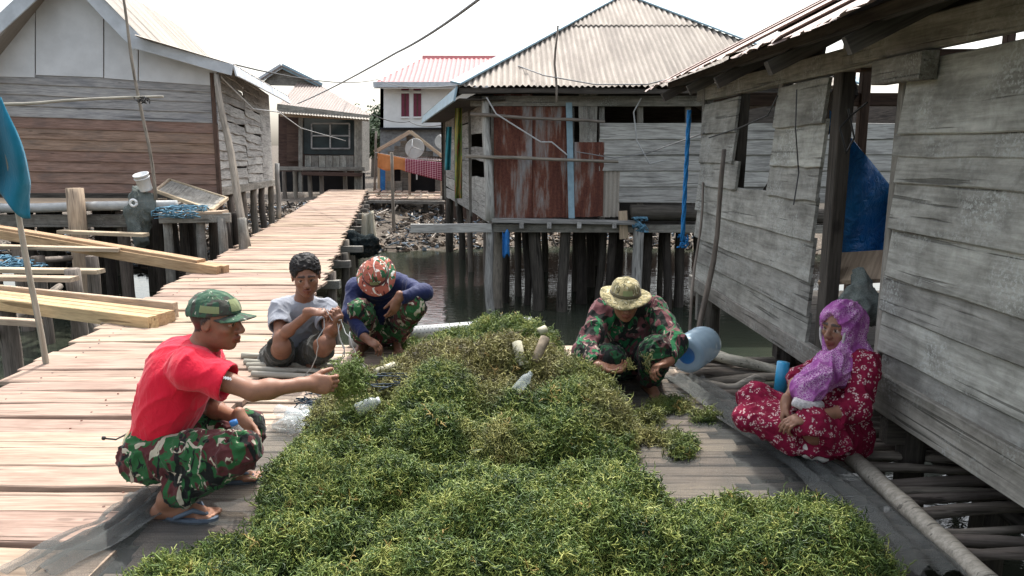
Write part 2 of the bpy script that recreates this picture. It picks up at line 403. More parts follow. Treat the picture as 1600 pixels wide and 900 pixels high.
def netmat(name, c, cover, sc=320):
    k = NT(name); v = k.obj(rnd=0); vd = k.noise(v, 2.2, 3)
    w = k.noise(v, sc, 2, .5); a = k.ramp(w, [(.5 - .02, 1.0), (.5 + .02, 0.0)])
    dens = k.math('MULTIPLY', k.ramp(vd, [(.3, cover * .75), (.7, min(1, cover * 1.25))]), 1.0)
    al = k.math('ADD', k.math('MULTIPLY', a, .25), k.math('SUBTRACT', dens, .12), True)
    return k.finish(c, .9, k.bump(w, .001, .5), .1, 0, al)
M['net'] = netmat('dark grey fishing net', (.075, .078, .075), .52)
M['netdense'] = netmat('folded grey net', (.10, .105, .10), .62)
M['netgreen'] = netmat('grey green net bag', (.14, .16, .15), .95, 120)
M['creamnet'] = netmat('cream net', (.50, .47, .38), .95, 160)
# ================================================================ THE SETTING
WATER = -1.1
def xl(Y): return -3.29 - .1554 * (Y - 4.75)          # walkway edges
def xr(Y): return -1.76 - (.164 if Y > 6.13 else .075) * (Y - 6.13)
WD = Vector((-.16, 1, 0)).normalized()                 # direction of the walkway and of the house sides

# water
k = NT('murky harbour water'); v = k.obj(rnd=0)
wv = k.noise(k.n('Mapping', Vector=v, Scale=(1, 2.2, 1)), 3.2, 4, .55, .3)
wcol = k.ramp(k.noise(v, .6, 4), [(.3, (.022, .030, .022)), (.7, (.045, .048, .034))])
M['water'] = k.finish(wcol, .035, k.bump(wv, .012, .5), .5, IOR=1.33)
tag(meshobj('water', [(-400, -60, 0), (400, -60, 0), (400, 60, 0), (-400, 60, 0)], [(0, 1, 2, 3)], M['water'], Matrix.Translation((0, 0, WATER))), kind='structure')

# ground: harbour bed, rubbish bank and the land behind
def ground_z(x, y):
    yb = 20.5 + 1.2 * math.sin(x * .35 + 1) + (-2.5 if x < -4 else 0) + max(0, (x - 8) * .6)
    t = (y - yb)
    z = WATER - .9 if t < -2 else WATER - .9 + (t + 2) * .45 if t < 0 else WATER + min(1.0, t / 9.0) * .72
    if t > 0: z += .12 * mnoise.noise((x * .9, y * .9, 0)) + .10 * mnoise.noise((x * 2.3, y * 2.3, 4))
    if y > 45: z += (y - 45) * .012
    return z
xs = [-400, -200, -90, -50] + [-30 + .6 * i for i in range(101)] + [45, 80, 200, 400]
ys = [-60, 0, 8, 12, 14, 16] + [17 + .5 * i for i in range(50)] + [44, 48, 55, 70, 100, 200, 500, 1200]
gv = [(x, y, ground_z(x, y)) for y in ys for x in xs]; nx = len(xs)
gf = [(j * nx + i, j * nx + i + 1, (j + 1) * nx + i + 1, (j + 1) * nx + i) for j in range(len(ys) - 1) for i in range(nx - 1)]
k = NT('mud and rubble'); v = k.obj(rnd=0); n = k.noise(v, 7, 6, .7); c = k.voro(v, 6, 'F1', 1)
col = k.ramp(n, [(.3, (.045, .038, .03)), (.55, (.11, .09, .07)), (.72, (.26, .22, .18))])
M['mud'] = k.finish(col, .9, k.bump(n, .08, .8), .2)
tag(meshobj('ground', gv, gf, M['mud'], None, None, True), kind='structure')

# rubbish and driftwood along the bank: nobody could count it
def debris(name, label, n, xr_, yr_, mats):
    mb = MB()
    for i in range(n):
        x = random.uniform(*xr_); y = random.uniform(*yr_); z = ground_z(x, y)
        if z < WATER - .05: continue
        e = Matrix.Translation((x, y, z + random.uniform(0, .06))) @ Matrix.Rotation(random.uniform(0, 6.28), 4, 'Z') @ Matrix.Rotation(random.gauss(0, .35), 4, 'Y') @ Matrix.Rotation(random.gauss(0, .35), 4, 'X')
        if random.random() < .55: h = (random.uniform(.05, .30), random.uniform(.008, .024), random.uniform(.008, .02))
        else: h = (random.uniform(.02, .08), random.uniform(.02, .06), random.uniform(.015, .05))
        mb.box(None, h, e)
    o = mb.build(name, None)
    for m in mats: o.data.materials.append(m)
    for i, p in enumerate(o.data.polygons): p.material_index = (hash((i // 6) * 7919) >> 3) % len(mats)
    return tag(o, label, 'rubbish', kind='stuff')
M['rub1'] = plain('bleached rubbish', (.46, .41, .35), .9, .2, 10); M['rub2'] = plain('dark rubbish', (.05, .045, .04), .9, .2, 10)
M['rub3'] = plain('brown driftwood', (.20, .15, .11), .9, .2, 10); M['rub4'] = plain('greyblue plastic scraps', (.20, .25, .30), .7, .2, 10)
debris('rubbish_bank', 'driftwood and rubbish littering the mud bank under the houses', 9500, (-14, 8), (16.5, 28.5), [M['rub3'], M['rub2'], M['mudstuff'], M['rub2'], M['rub3'], M['rub1'], M['rub2'], M['rub4']])

# ---------------------------------------------------------------- walkway
wk = thing('walkway', (-2.3, 2, 0), 'sunlit plank walkway on piles running to the far house', 'walkway', kind='structure')
del wk['category']
y = 1.7
while y < 31.9:
    wd = random.choice([.19, .22, .245, .25, .26]) if y < 9 else random.uniform(.16, .25)
    sk = random.gauss(0, .012); yc = y + wd / 2; lift = abs(random.gauss(0, .006))
    a = Vector((xl(yc) + random.gauss(0, .035), yc - sk, .012 + lift)); b = Vector((xr(yc) + random.gauss(0, .03), yc + sk, .012 + abs(random.gauss(0, .006))))
    board('plank', a, b, wd, .03, (0, 0, 1), M['plank'], wk, 6, .012, sag=random.gauss(0, .006), ends=.02)
    y += wd + random.choice([.006, .010, .016, .028])
nails = MB()
for pl_ in [o for o in list(wk.children) if o.name.startswith('plank')]:
    c = BASE[pl_.name].translation
    if c.y > 9.5: continue
    for s_ in (.12, .5, .88):
        for dy in (-.06, .06):
            q = Vector((xl(c.y) + (xr(c.y) - xl(c.y)) * s_ + random.gauss(0, .012), c.y + dy + random.gauss(0, .01), .031)); nails.tube([q, q + Vector((0, 0, .004))], .006, 6)
no_ = nails.build('nails', M['rust'], wk); no_['kind'] = 'stuff'
for s_ in (.12, .5, .88):
    for i in range(8):
        y0 = 1.7 + i * 3.8; y1 = y0 + 3.78
        board('stringer', (xl(y0) + (xr(y0) - xl(y0)) * s_, y0, -.075), (xl(y1) + (xr(y1) - xl(y1)) * s_, y1, -.075), .07, .13, (0, 0, 1), M['greywood'], wk, 3)
for i in range(16):
    yy = 2.4 + i * 1.9
    a = Vector((xl(yy) - .1, yy, -.20)); b = Vector((xr(yy) + random.uniform(.12, .34), yy, -.20))
    board('bearer', a, b, .11, .11, (0, 0, 1), M['greywood'], wk, 2)
    for xx in (xl(yy) + .06, xr(yy) + .0):
        pole('pile', (xx, yy + .09, WATER - .8 if yy < 18 else ground_z(xx, yy) - .2), (xx + random.gauss(0, .03), yy + .09, -.04), .075, .06, M['pole'] if random.random() < .6 else M['darkwood'], wk, .02)

# ---------------------------------------------------------------- drying platform
pf = thing('drying_platform', (0, 4, 0), 'split palm slat platform beside the walkway where seaweed is spread', 'platform', kind='structure')
del pf['category']
y = 1.7
while y < 5.95:
    wd = random.uniform(.07, .115); yc = y + wd / 2
    a = Vector((xr(yc) + .02 + random.gauss(0, .02), yc, -.012 + random.gauss(0, .004))); b = Vector((1.12 + random.gauss(0, .07) + max(0, (yc - 3)) * .03, yc + random.gauss(0, .012), -.012 + random.gauss(0, .004)))
    board('slat', a, b, wd, .018, (0, 0, 1), M['slat'], pf, 8, .012)
    y += wd + random.choice([.003, .006, .012])
y = 1.75
while y < 5.7:
    r = random.uniform(.022, .04)
    a = Vector((.85 + random.uniform(-.1, .1), y + random.gauss(0, .03), -.055)); b = Vector((random.uniform(2.2, 2.75), y + random.gauss(0, .07), -.055 + random.gauss(0, .012)))
    pole('pole', a, b, r, r * .75, M['pole'], pf, .02, 8)
    y += r * 2 + random.uniform(.0, .075)
for xx in (-1.25, -.3, .65, 1.5, 2.3):
    pole('bearer', (xx, 1.7, -.13), (xx - (.35 if xx < 0 else 0), 5.95, -.13), .045, .04, M['darkwood'], pf, .02)
    for yy in (2.2, 3.4, 4.6, 5.8):
        pole('pile', (xx + random.gauss(0, .04), yy, WATER - .6), (xx - (.1 if xx < 0 else 0), yy, -.12), .055, .05, M['darkwood'], pf, .015)

# ---------------------------------------------------------------- corrugated sheets
def corrsheet(name, o, u, v, wd, hfun, m, parent, pitch=.076, amp=.012, rag=.0, h0=None, skew=0.0, rows=2):
    """sheet with waves across u, ridges along v. hfun(x): top, h0(x): bottom in metres along v"""
    u = Vector(u).normalized(); n = u.cross(Vector(v)).normalized(); v_ = n.cross(u)
    Mx = Matrix(((u.x, v_.x, n.x, o[0]), (u.y, v_.y, n.y, o[1]), (u.z, v_.z, n.z, o[2]), (0, 0, 0, 1)))
    nc = max(4, int(wd / pitch * 4)); vs = []; fs = []
    for i in range(nc + 1):
        x = wd * i / nc; z = amp * math.sin(2 * math.pi * x / pitch)
        b = (h0(x) if h0 else 0.0) + (rag * abs(mnoise.noise((x * 3.1, o[0] * 7 + o[1], 0))) + rag * .6 * random.random() if rag else 0)
        t = hfun(x); t = max(t, b + .01)
        for j in range(rows + 1):
            f = j / rows; vs.append((x + skew * (b + (t - b) * f), b + (t - b) * f, z))
    R = rows + 1
    for i in range(nc):
        for j in range(rows): fs.append((i * R + j, (i + 1) * R + j, (i + 1) * R + j + 1, i * R + j + 1))
    return meshobj(name, vs, fs, m, Mx, parent, True)
def poly(name, pts, th, m, parent, back=None):
    """flat panel with thickness: outline pts, pushed back by th along its normal (or along back)"""
    pts = [Vector(p) for p in pts]; n = (pts[1] - pts[0]).cross(pts[2] - pts[0]).normalized()
    d = Vector(back) * th if back is not None else -n * th
    c = sum(pts, Vector()) / len(pts); x = (pts[1] - pts[0])
    F = frame(x, n, c); Fi = F.inverted()
    L = len(pts); vs = [Fi @ p for p in pts] + [Fi @ (p + d) for p in pts]
    fs = [tuple(range(L)), tuple(range(2 * L - 1, L - 1, -1))] + [(i, i + L, (i + 1) % L + L, (i + 1) % L) for i in range(L)]
    return meshobj(name, vs, fs, m, F, parent)

# ================================================================ RIGHT HOUSE (near, in shade)
rh = thing('stilt_house', (2.6, 4.5, .2), 'weathered grey clapboard stilt house with rusty roof on the right', 'house')
def RX(Y): return 1.94 - .032 * (Y - 2.72)
def rhz(x, ys_, X): return [DX(x, yy, X).z for yy in ys_]
zs = rhz(1380, [112, 209, 241, 279, 352, 425, 481, 545, 622], 1.905)
zs_near = zs
for i in range(len(zs) - 1):
    zt, zb = zs[i], zs[i + 1]
    a = Vector((RX(1.0), 1.0 + random.gauss(0, .01), (zt + zb) / 2)); b = Vector((RX(3.83), 3.85 + random.gauss(0, .02), (zt + zb) / 2))
    tl = Vector((-1, 0, .09))
    board('board', a, b, (zt - zb) + .03, .022, tl, M['wallboard'], rh, 9, .010, ends=.02)
zfar = rhz(1275, [128, 192, 258, 312, 375, 440, 496, 548], 1.885)
def wy(x): return DX(x, 300, 1.87).y
for i in range(len(zfar) - 1):
    zt, zb = zfar[i], zfar[i + 1]; zc = (zt + zb) / 2; tl = Vector((-1, 0, .09))
    segs = [(4.74, 7.38)]
    if i < 2: segs = [(4.74, 5.50), (6.36, 7.36)]
    if i == 2: segs = [(4.74, 5.50), (6.30, 7.36)]
    for (ya, yb_) in segs:
        board('board', (RX(ya) - .004, ya + random.gauss(0, .03), zc), (RX(yb_) - .004, yb_ + random.gauss(0, .02), zc), (zt - zb) + .028, .022, tl, M['wallboard'], rh, 8, .012, ends=.03)
# sill boards
board('sill', (RX(1.0) - .015, 1.0, .30), (RX(4.0) - .015, 4.0, .30), .20, .05, (-1, 0, 0), M['greywood'], rh, 6)
board('sill', (RX(4.05) - .012, 4.05, .255), (RX(7.5) - .012, 7.5, .255), .13, .05, (-1, 0, 0), M['greywood'], rh, 6)
# posts and plates
for yy, wd, zt, zb in ((4.62, .12, 2.02, .1), (3.92, .06, 2.0, .15), (6.42, .07, 2.0, 1.15), (7.36, .08, 2.1, -.1), (5.46, .06, 2.0, 1.1), (2.0, .09, 2.0, -.1)):
    board('post', (RX(yy) + .05, yy, zb), (RX(yy) + .05 + random.gauss(0, .01), yy, zt), wd, .08, (-1, 0, 0), M['darkwood'] if yy in (4.62, 6.42) else M['greywood'], rh, 3)
board('top_plate', (RX(7.6) + .04, 7.6, 2.06), (RX(4.0) + .04, 4.0, 2.02), .13, .09, (-1, 0, 0), M['greywood'], rh, 5)
board('top_plate', (RX(4.45) - .01, 4.45, 2.06), (RX(1.0) - .01, 1.0, 1.985), .15, .06, (-1, 0, 0), M['greywood'], rh, 5)
board('block', (RX(3.7) - .05, 4.02, 1.90), (RX(3.7) - .05, 3.55, 1.89), .12, .08, (-1, 0, 0), M['greywood'], rh, 2)
# rear frame: what shows through the openings
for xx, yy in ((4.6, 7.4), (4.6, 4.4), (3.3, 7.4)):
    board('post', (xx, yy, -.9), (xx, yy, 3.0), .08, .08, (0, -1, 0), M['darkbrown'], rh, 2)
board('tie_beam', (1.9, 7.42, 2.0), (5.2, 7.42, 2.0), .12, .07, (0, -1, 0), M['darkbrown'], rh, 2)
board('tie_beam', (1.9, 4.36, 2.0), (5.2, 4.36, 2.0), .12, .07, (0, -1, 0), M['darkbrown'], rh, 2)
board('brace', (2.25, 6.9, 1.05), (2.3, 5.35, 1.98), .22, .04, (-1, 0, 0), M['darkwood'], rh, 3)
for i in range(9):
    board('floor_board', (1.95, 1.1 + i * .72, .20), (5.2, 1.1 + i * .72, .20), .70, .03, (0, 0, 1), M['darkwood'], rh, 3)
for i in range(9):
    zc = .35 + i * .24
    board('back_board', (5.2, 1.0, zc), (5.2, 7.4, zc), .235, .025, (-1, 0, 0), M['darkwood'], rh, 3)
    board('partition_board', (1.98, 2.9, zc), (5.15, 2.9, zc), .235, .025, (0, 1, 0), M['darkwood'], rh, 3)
for xx, yy in ((2.1, 2.3), (2.05, 3.75), (1.98, 5.4), (1.95, 7.3), (3.6, 3.0), (3.6, 5.2), (3.6, 7.2), (5, 4), (5, 7.2), (2.6, 3.1), (2.9, 4.4)):
    pole('pile', (xx + random.gauss(0, .03), yy, WATER - .7), (xx, yy, .2), .085, .075, M['darkwood'], rh, .012)
for yy in (2.4, 3.75, 5.4, 7.2):
    board('floor_joist', (1.9, yy, .11), (5.1, yy, .11), .09, .13, (0, 0, 1), M['darkwood'], rh, 2)
# roof: sheets from the ragged eave up to the ridge
PR = math.radians(27); ev = Vector((math.cos(PR), 0, math.sin(PR)))
y = -1.0; i = 0
while y < 7.7:
    wd = .72; z0 = 2.02 + .018 * (y - 2.5)
    corrsheet('roof_sheet', (1.30 + random.gauss(0, .025), y + wd, z0 + random.gauss(0, .008)), (0, -1, .0), ev, wd + .07, lambda x: 4.2, M['roof_rusty'], rh, .085, .008, .11, None, 0, 3)
    y += wd; i += 1
for (ya, yb_) in ((.8, 2.5), (2.6, 4.05), (5.2, 5.9), (6.2, 7.4)):       # dark boards added to block the sky between plate and roof, with gaps
    board('blocking_board', (2.04, ya, 2.20), (2.02, yb_, 2.26), .32, .02, (-1, 0, .1), M['darkwood'], rh, 4, .03)
for xx in (1.55, 2.6, 3.8):
    zz = 2.02 + (xx - 1.36) * math.tan(PR) - .05
    board('purlin', (xx, -1, zz - .06), (xx, 7.75, zz + .09), .05, .06, (0, 0, 1), M['darkwood'], rh, 3)
for yy in (.6, 2.0, 3.4, 4.4, 5.5, 6.4, 7.4):
    za = 2.02 + .018 * (yy - 2.5) - .09
    board('rafter', (1.42, yy, za), (1.42 + 3.8 * ev.x, yy, za + 3.8 * ev.z), .05, .08, (0, 0, 1), M['darkwood'], rh, 2)

# ================================================================ CENTRE HOUSE (rusty tin front)
ch = thing('stilt_house', (2.3, 12.5, WATER), 'stilt house with rusted tin sheets and grey hipped roof in the centre', 'house')
YF = 12.5
def F(x, y, dy=0): return D(x, y, YF + dy)
def rectsheet(name, x0, y0, x1, y1, m, dy=0, amp=.009, pitch=.07, rag=.02):
    bl = F(x0, y1, dy); br = F(x1, y1, dy); tl = F(x0, y0, dy)
    return corrsheet(name, bl, br - bl, Vector((0, 0, 1)), (br - bl).length, lambda x: tl.z - bl.z, m, ch, pitch, amp, rag, None, 0, 3)
rectsheet('tin_sheet', 772, 147, 831, 341, M['rust'], -.02)
rectsheet('tin_sheet', 826, 157, 890, 341, M['rust'], .01)
rectsheet('tin_sheet', 896, 222, 942, 340, M['rust'], -.03)
rectsheet('tin_sheet', 938, 252, 967, 340, M['roof_cream'], .0)
board('batten', F(893, 341, -.05), F(889, 160, -.05), .10, .02, (0, -1, 0), M['blue_trim'], ch, 4)
board('board', F(919, 222, -.02), F(919, 140, -.02), .29, .025, (0, -1, 0), M['greywood'], ch, 4, .02)
rows = [193, 217, 241, 266, 291, 316]
for i in range(5):
    zt = F(1000, rows[i]).z; zb = F(1000, rows[i + 1]).z
    board('board', Vector((F(937 if i < 3 else 970, 200).x, YF, (zt + zb) / 2)), Vector((7.6, YF + .05, (zt + zb) / 2)), zt - zb + .02, .025, (0, -1, .1), M['paleboard'], ch, 8, .015)
board('top_plate', F(735, 158), F(1500, 158), .16, .10, (0, -1, 0), M['greywood'], ch, 5)
for xx in (771, 893, 940, 1000, 1075): board('stud', F(xx, 345, .09), F(xx, 150, .09), .09, .07, (0, -1, 0), M['greywood'], ch, 2)
pole('corner_post', F(766, 345, -.12), F(758, 150, -.12), .075, .06, M['paleboard'], ch, .03)
for (x0, y0, x1, y1) in ((735, 178, 945, 191), (728, 244, 966, 253)):
    pole('rail', F(x0, y0, -.2), F(x1, y1, -.2), .028, .024, M['pole'], ch, .012)
board('sill_plank', F(768, 344, -.1), F(1000, 348, -.1), .07, .16, (0, -1, 0), M['paleboard'], ch, 5)
pole('floor_log', F(985, 331, -.05), F(1300, 338, .1), .13, .12, M['darkwood'], ch, .02)
board('floor_beam', F(766, 356, .0), F(1320, 358, 0), .13, .12, (0, -1, 0), M['greywood'], ch, 4)
board('cantilever_beam', F(642, 357, -.1), F(768, 356, -.1), .14, .10, (0, -1, 0), M['paleboard'], ch, 4)
for xx in (815, 858, 905, 960): board('joist_end', F(xx, 352, -.25), F(xx, 351, .6), .07, .10, (0, 0, 1), M['paleboard'], ch, 2)
board('prop', F(975, 372, -.1), F(973, 330, -.1), .14, .05, (0, -1, 0), M['oldlumber'], ch, 2)
# left side wall of boards running back beside the water
sw0 = F(766, 345); sd = Vector((-.17, 1, 0)).normalized()
for (t0, t1) in ((.05, 2.5), (2.55, 5.4), (5.45, 8.4)):
    for i in range(8):
        zc = .5 + i * .245
        if t0 < 1 and i in (3, 5): continue
        a = Vector((sw0.x, YF, 0)) + sd * (t0 + random.uniform(0, .06)); b = Vector((sw0.x, YF, 0)) + sd * (t1 - random.uniform(0, .05))
        board('side_board', (a.x, a.y, zc), (b.x, b.y, zc + random.gauss(0, .02)), .24, .025, (-1, 0, 0), M['paleboard'], ch, 4, .02)
for t in (2.5, 5.4, 8.4):
    q = Vector((sw0.x, YF, 0)) + sd * t; board('side_post', (q.x - .03, q.y, .3), (q.x - .03, q.y, 2.5), .09, .06, (-1, 0, 0), M['greywood'], ch, 2)
# interior closure
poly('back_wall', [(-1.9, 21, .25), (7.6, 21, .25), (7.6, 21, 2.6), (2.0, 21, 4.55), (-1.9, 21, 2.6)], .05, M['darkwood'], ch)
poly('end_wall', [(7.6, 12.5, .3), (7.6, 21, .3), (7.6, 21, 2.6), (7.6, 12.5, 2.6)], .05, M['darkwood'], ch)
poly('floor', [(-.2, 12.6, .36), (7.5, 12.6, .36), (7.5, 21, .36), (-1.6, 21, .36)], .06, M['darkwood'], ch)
# piles
for (px, Y, r, m) in ((764, 12.45, .065, 'paleboard'), (776, 12.9, .09, 'pole'), (792, 13.4, .09, 'darkwood'), (808, 14.0, .06, 'darkwood'), (823, 13.2, .06, 'darkwood'), (836, 12.7, .10, 'darkwood'), (884, 12.6, .085, 'darkwood'), (899, 14.5, .05, 'darkwood'), (911, 13.3, .09, 'darkwood'), (922, 15, .08, 'darkwood'), (943, 13.0, .06, 'darkwood'), (957, 12.8, .07, 'darkwood'), (971, 13.6, .07, 'darkwood'), (997, 12.45, .085, 'paleboard'), (1013, 12.9, .08, 'darkwood'), (1034, 14, .05, 'darkwood'), (1045, 12.8, .07, 'darkwood'), (1063, 13, .08, 'darkwood'), (755, 15.5, .05, 'pole'), (733, 17, .06, 'pole'), (718, 19, .08, 'darkwood'), (703, 20.5, .1, 'darkwood'), (850, 17, .07, 'darkwood'), (930, 18, .08, 'darkwood'), (1000, 17, .08, 'darkwood'), (1090, 13, .08, 'darkwood'), (1120, 13.3, .08, 'darkwood')):
    t = D(px, 352, Y); b = D(px + random.gauss(0, 6), 430, Y)
    pole('pile', (b.x, Y, WATER - 1.0), (t.x, Y, .36), r * 1.1, r, M[m], ch, .03, 8)
# hipped roof
EL, ER, EY, EZ = -.86, 5.35, 12.05, 2.50
AP = Vector((2.25, 16.3, 4.66)); pv = Vector((0, AP.y - EY, AP.z - EZ)); PL = pv.length
def hip(x):                                             # slope length available above the eave at x
    X = EL + x
    return PL * min((X - EL) / (AP.x - EL), (ER - X) / (ER - AP.x)) if EL <= X <= ER else 0
x = 0.0
while x < ER - EL - .05:
    wd = min(.82, ER - EL - x)
    half = 2.9
    corrsheet('roof_sheet', (EL + x, EY, EZ + .01 + random.gauss(0, .004)), (1, 0, 0), pv, wd + .03, lambda q, x=x: min(half, hip(x + q)), M['roof_asb'], ch, .09, .019, .04)
    corrsheet('roof_sheet', (EL + x, EY, EZ + .032), (1, 0, 0), pv, wd + .03, lambda q, x=x: hip(x + q), M['roof_asb'], ch, .09, .019, 0, lambda q: half - .12) if max(hip(x), hip(x + wd)) > half else None
    x += .82
BACK = AP + sd * 5; EB = Vector((EL, EY, EZ)) + sd * 9.2
# left plane
lv = poly('roof_side', [(EL, EY, EZ), AP, BACK, EB], .03, M['roof_asb'], ch)
poly('roof_side', [AP, (ER, EY, EZ), (ER, 21.5, EZ), BACK], .03, M['roof_asb'], ch)
for (a, b) in ((Vector((EL, EY, EZ)), AP), (AP, Vector((ER, EY, EZ)))):
    board('hip_cap', a + Vector((0, -.02, .06)), b + Vector((0, -.02, .06)), .20, .03, (0, -.45, 1), M['blue_trim'], ch, 4)
board('eave_fascia', (EL, EY, EZ - .10), EB - Vector((0, 0, .10)), .22, .03, (-1, -.16, .2), M['blue_trim'], ch, 6)
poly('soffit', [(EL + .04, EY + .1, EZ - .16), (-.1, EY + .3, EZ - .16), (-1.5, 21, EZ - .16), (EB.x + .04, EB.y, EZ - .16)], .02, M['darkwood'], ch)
for xx in (1.0, 2.2, 3.4, -.5): board('rafter_end', (xx, EY + .1, EZ - .06), (xx, EY + .9, EZ + .33), .06, .08, (0, 0, 1), M['greywood'], ch, 2)
board('fascia', (EL + .05, EY + .06, EZ - .055), (ER, EY + .06, EZ - .055), .08, .025, (0, -1, 0), M['darkwood'], ch, 6, .03)

bf = thing('reflection_screen', (4, 26, -.5), 'dark board fence added behind the rusty tin house to block sky reflections', 'screen')  # added, mostly hidden: keeps bright sky out of the water's reflection
for i in range(24): board('screen_board', (-2 + i * .56, 26, -.9), (-2 + i * .56 + random.gauss(0, .02), 26, 1.1 + random.gauss(0, .08)), .54, .03, (0, -1, 0), M['darkbrown'], bf, 2)
# ================================================================ LEFT HOUSE (brown boards, white gable)
lh = thing('stilt_house', (-8, 14, WATER), 'brown board stilt house with a white gable on the left', 'house')
YL = 14.0
def G(x, y, dy=0): return D(x, y, YL + dy)
for i in range(11):
    l0, l1 = 112 + i * 17.2, 112 + (i + 1) * 17.2; r0, r1 = 128 + i * 16.0, 128 + (i + 1) * 16.0
    def ext(l, r): return l - (r - l) / 340 * 90
    a = (G(-90, ext(l0, r0)) + G(-90, ext(l1, r1))) / 2; b = (G(341, r0) + G(341, r1)) / 2
    m = M['blueboard'] if i < 4 else M['brownboard']
    board('board', a, b, .205, .03, (0, -1, .12), m, lh, 12, .010, ends=.04)
ga = -.03
poly('gable_panel', [G(-60, 118, ga), G(54, 121, ga), G(54, -6, ga), G(-60, 100, ga)], .02, M['white_paint'], lh, (0, 1, 0))
poly('gable_panel', [G(56, 117, ga), G(161, 121, ga), G(161, 18, ga), G(100, -46, ga), G(56, -2, ga)], .02, M['white_paint'], lh, (0, 1, 0))
poly('gable_panel', [G(163, 122, ga), G(215, 126, ga), G(215, 74, ga), G(163, 20, ga)], .02, M['white_paint'], lh, (0, 1, 0))
poly('gable_panel', [G(217, 126, ga), G(338, 134, ga), G(338, 112, ga), G(217, 77, ga)], .02, M['white_paint'], lh, (0, 1, 0))
fa = -.45
def fboard(x0, y0, x1, y1, w_): return board('fascia', G(x0, y0, fa), G(x1, y1, fa), w_, .03, (0, -1, 0), M['fascia'], lh, 5, .01)
fboard(99, -54, 217, 70, .25); fboard(99, -56, -70, 102, .25); fboard(212, 67, 364, 110, .19)
# roof planes behind the fascia
K0 = G(224, 60, fa); R0 = G(99, -70, fa); E0 = G(366, 101, fa)
upv = R0 - K0; slope = upv.length
dpt = 7.6
n = 10
for i in range(n):
    o = K0 + WD * (i * dpt / n)
    corrsheet('roof_sheet', o + Vector((0, 0, random.gauss(0, .006))), -WD if False else WD, upv, dpt / n + .02, lambda x: slope, M['roof_cream'], lh, .085, .012, .02)
lowv = K0 - E0
for i in range(n):
    corrsheet('roof_sheet', E0 + WD * (i * dpt / n), WD, lowv, dpt / n + .02, lambda x: lowv.length + .05, M['roof_cream'], lh, .085, .012, .02)
LK = Vector((2 * R0.x - K0.x - .9, K0.y, K0.z - .9))
poly('roof_side', [R0, R0 + WD * dpt, LK + WD * dpt, LK], .03, M['roof_cream'], lh)
board('eave_board', E0 - Vector((0, 0, .09)), E0 + WD * 7.4 - Vector((0, 0, .10)), .19, .025, (1, .16, .25), M['fascia'], lh, 5, .015)
# right side wall
C0 = G(342, 300); SW = Vector((-.155, 1, 0)).normalized()
for (t0, t1) in ((0.03, 2.9), (2.95, 5.0)):
    for i in range(13):
        zc = .98 + i * .178 + (.03 if t0 > 2 else 0); a = Vector((C0.x, YL, 0)) + SW * t0; b = Vector((C0.x, YL, 0)) + SW * t1
        board('side_board', (a.x, a.y, zc - .02), (b.x, b.y, zc - .06 + random.gauss(0, .035)), .205, .022, (1, .16, .16), M['paleboard'], lh, 6, .035, ends=.06)
a = Vector((C0.x, YL, 0)) + SW * 5.05; b = Vector((C0.x, YL, 0)) + SW * 6.6
poly('side_panel', [(a.x, a.y, .75), (b.x, b.y, .72), (b.x, b.y, 3.0), (a.x, a.y, 3.05)], .03, M['paleboard'], lh)
board('corner_post', (C0.x + .015, YL - .01, .3), (C0.x + .02, YL - .01, 2.9), .07, .07, (0, -1, 0), M['darkbrown'], lh, 3)
board('side_sill', (C0.x + .02, YL, .82), tuple(b + Vector((.02, 0, .74))), .16, .06, (1, .16, 0), M['greywood'], lh, 4)
board('front_sill', G(-90, 300, .0) + Vector((0, 0, -.1)), G(345, 303, .0) + Vector((0, 0, -.06)), .16, .08, (0, -1, 0), M['darkwood'], lh, 3)
poly('floor', [(-14, 14.05, .72), (-5.5, 14.05, .72), (-6.5, 20.6, .72), (-14, 20.6, .72)], .06, M['darkwood'], lh)
poly('back_wall', [(-14, 20.6, .7), (-6.5, 20.6, .7), (-6.5, 20.6, 3), (-14, 20.6, 3)], .05, M['darkwood'], lh)
for (px, Y) in ((-40, 14.3), (60, 14.2), (150, 14.3), (230, 14.5), (300, 14.2), (338, 14.1), (180, 16.5), (90, 17), (270, 17), (20, 16)):
    q = D(px, 330, Y); pole('pile', (q.x, Y, WATER - .8), (q.x + random.gauss(0, .04), Y, .75), .095, .08, M['darkwood'], lh, .02)
for t in (1.2, 2.6, 3.8, 5.0, 6.4):
    q = Vector((C0.x, YL, 0)) + SW * t; pole('pile', (q.x - .05, q.y, WATER - .6), (q.x - .05 + random.gauss(0, .04), q.y, .8), .09, .075, M['pole'], lh, .03)

# ================================================================ FAR HOUSE at the end of the walkway
fh = thing('stilt_house', (-9.2, 33.5, 0), 'small brown house with a glazed porch at the end of the walkway', 'house')
YH = 33.0
def H_(x, y, dy=0): return D(x, y, YH + dy)
poly('porch_wall', [H_(435, 268, .9), H_(566, 270, .9), H_(566, 182, .9), H_(435, 178, .9)], .08, M['darkbrown'], fh, (0, 1, 0))
dr = poly('door', [H_(448, 252, .7), H_(468, 252, .7), H_(468, 188, .7), H_(448, 187, .7)], .08, M['darkbrown'], fh, (0, 1, 0))
pn = poly('window', [H_(474, 241, .25), H_(553, 242, .25), H_(553, 184, .25), H_(474, 184, .25)], .05, M['pane'], fh, (0, 1, 0))
for (x0, y0, x1, y1) in ((487, 193, 546, 193), (487, 232, 546, 232), (487, 193, 487, 232), (516, 193, 516, 232), (546, 193, 546, 232), (487, 212, 546, 212)):
    mb = MB(); mb.bar(H_(x0, y0, .2), H_(x1, y1, .2), .06, .05, (0, -1, 0)); mb.build('mullion', M['blueboard'], pn)
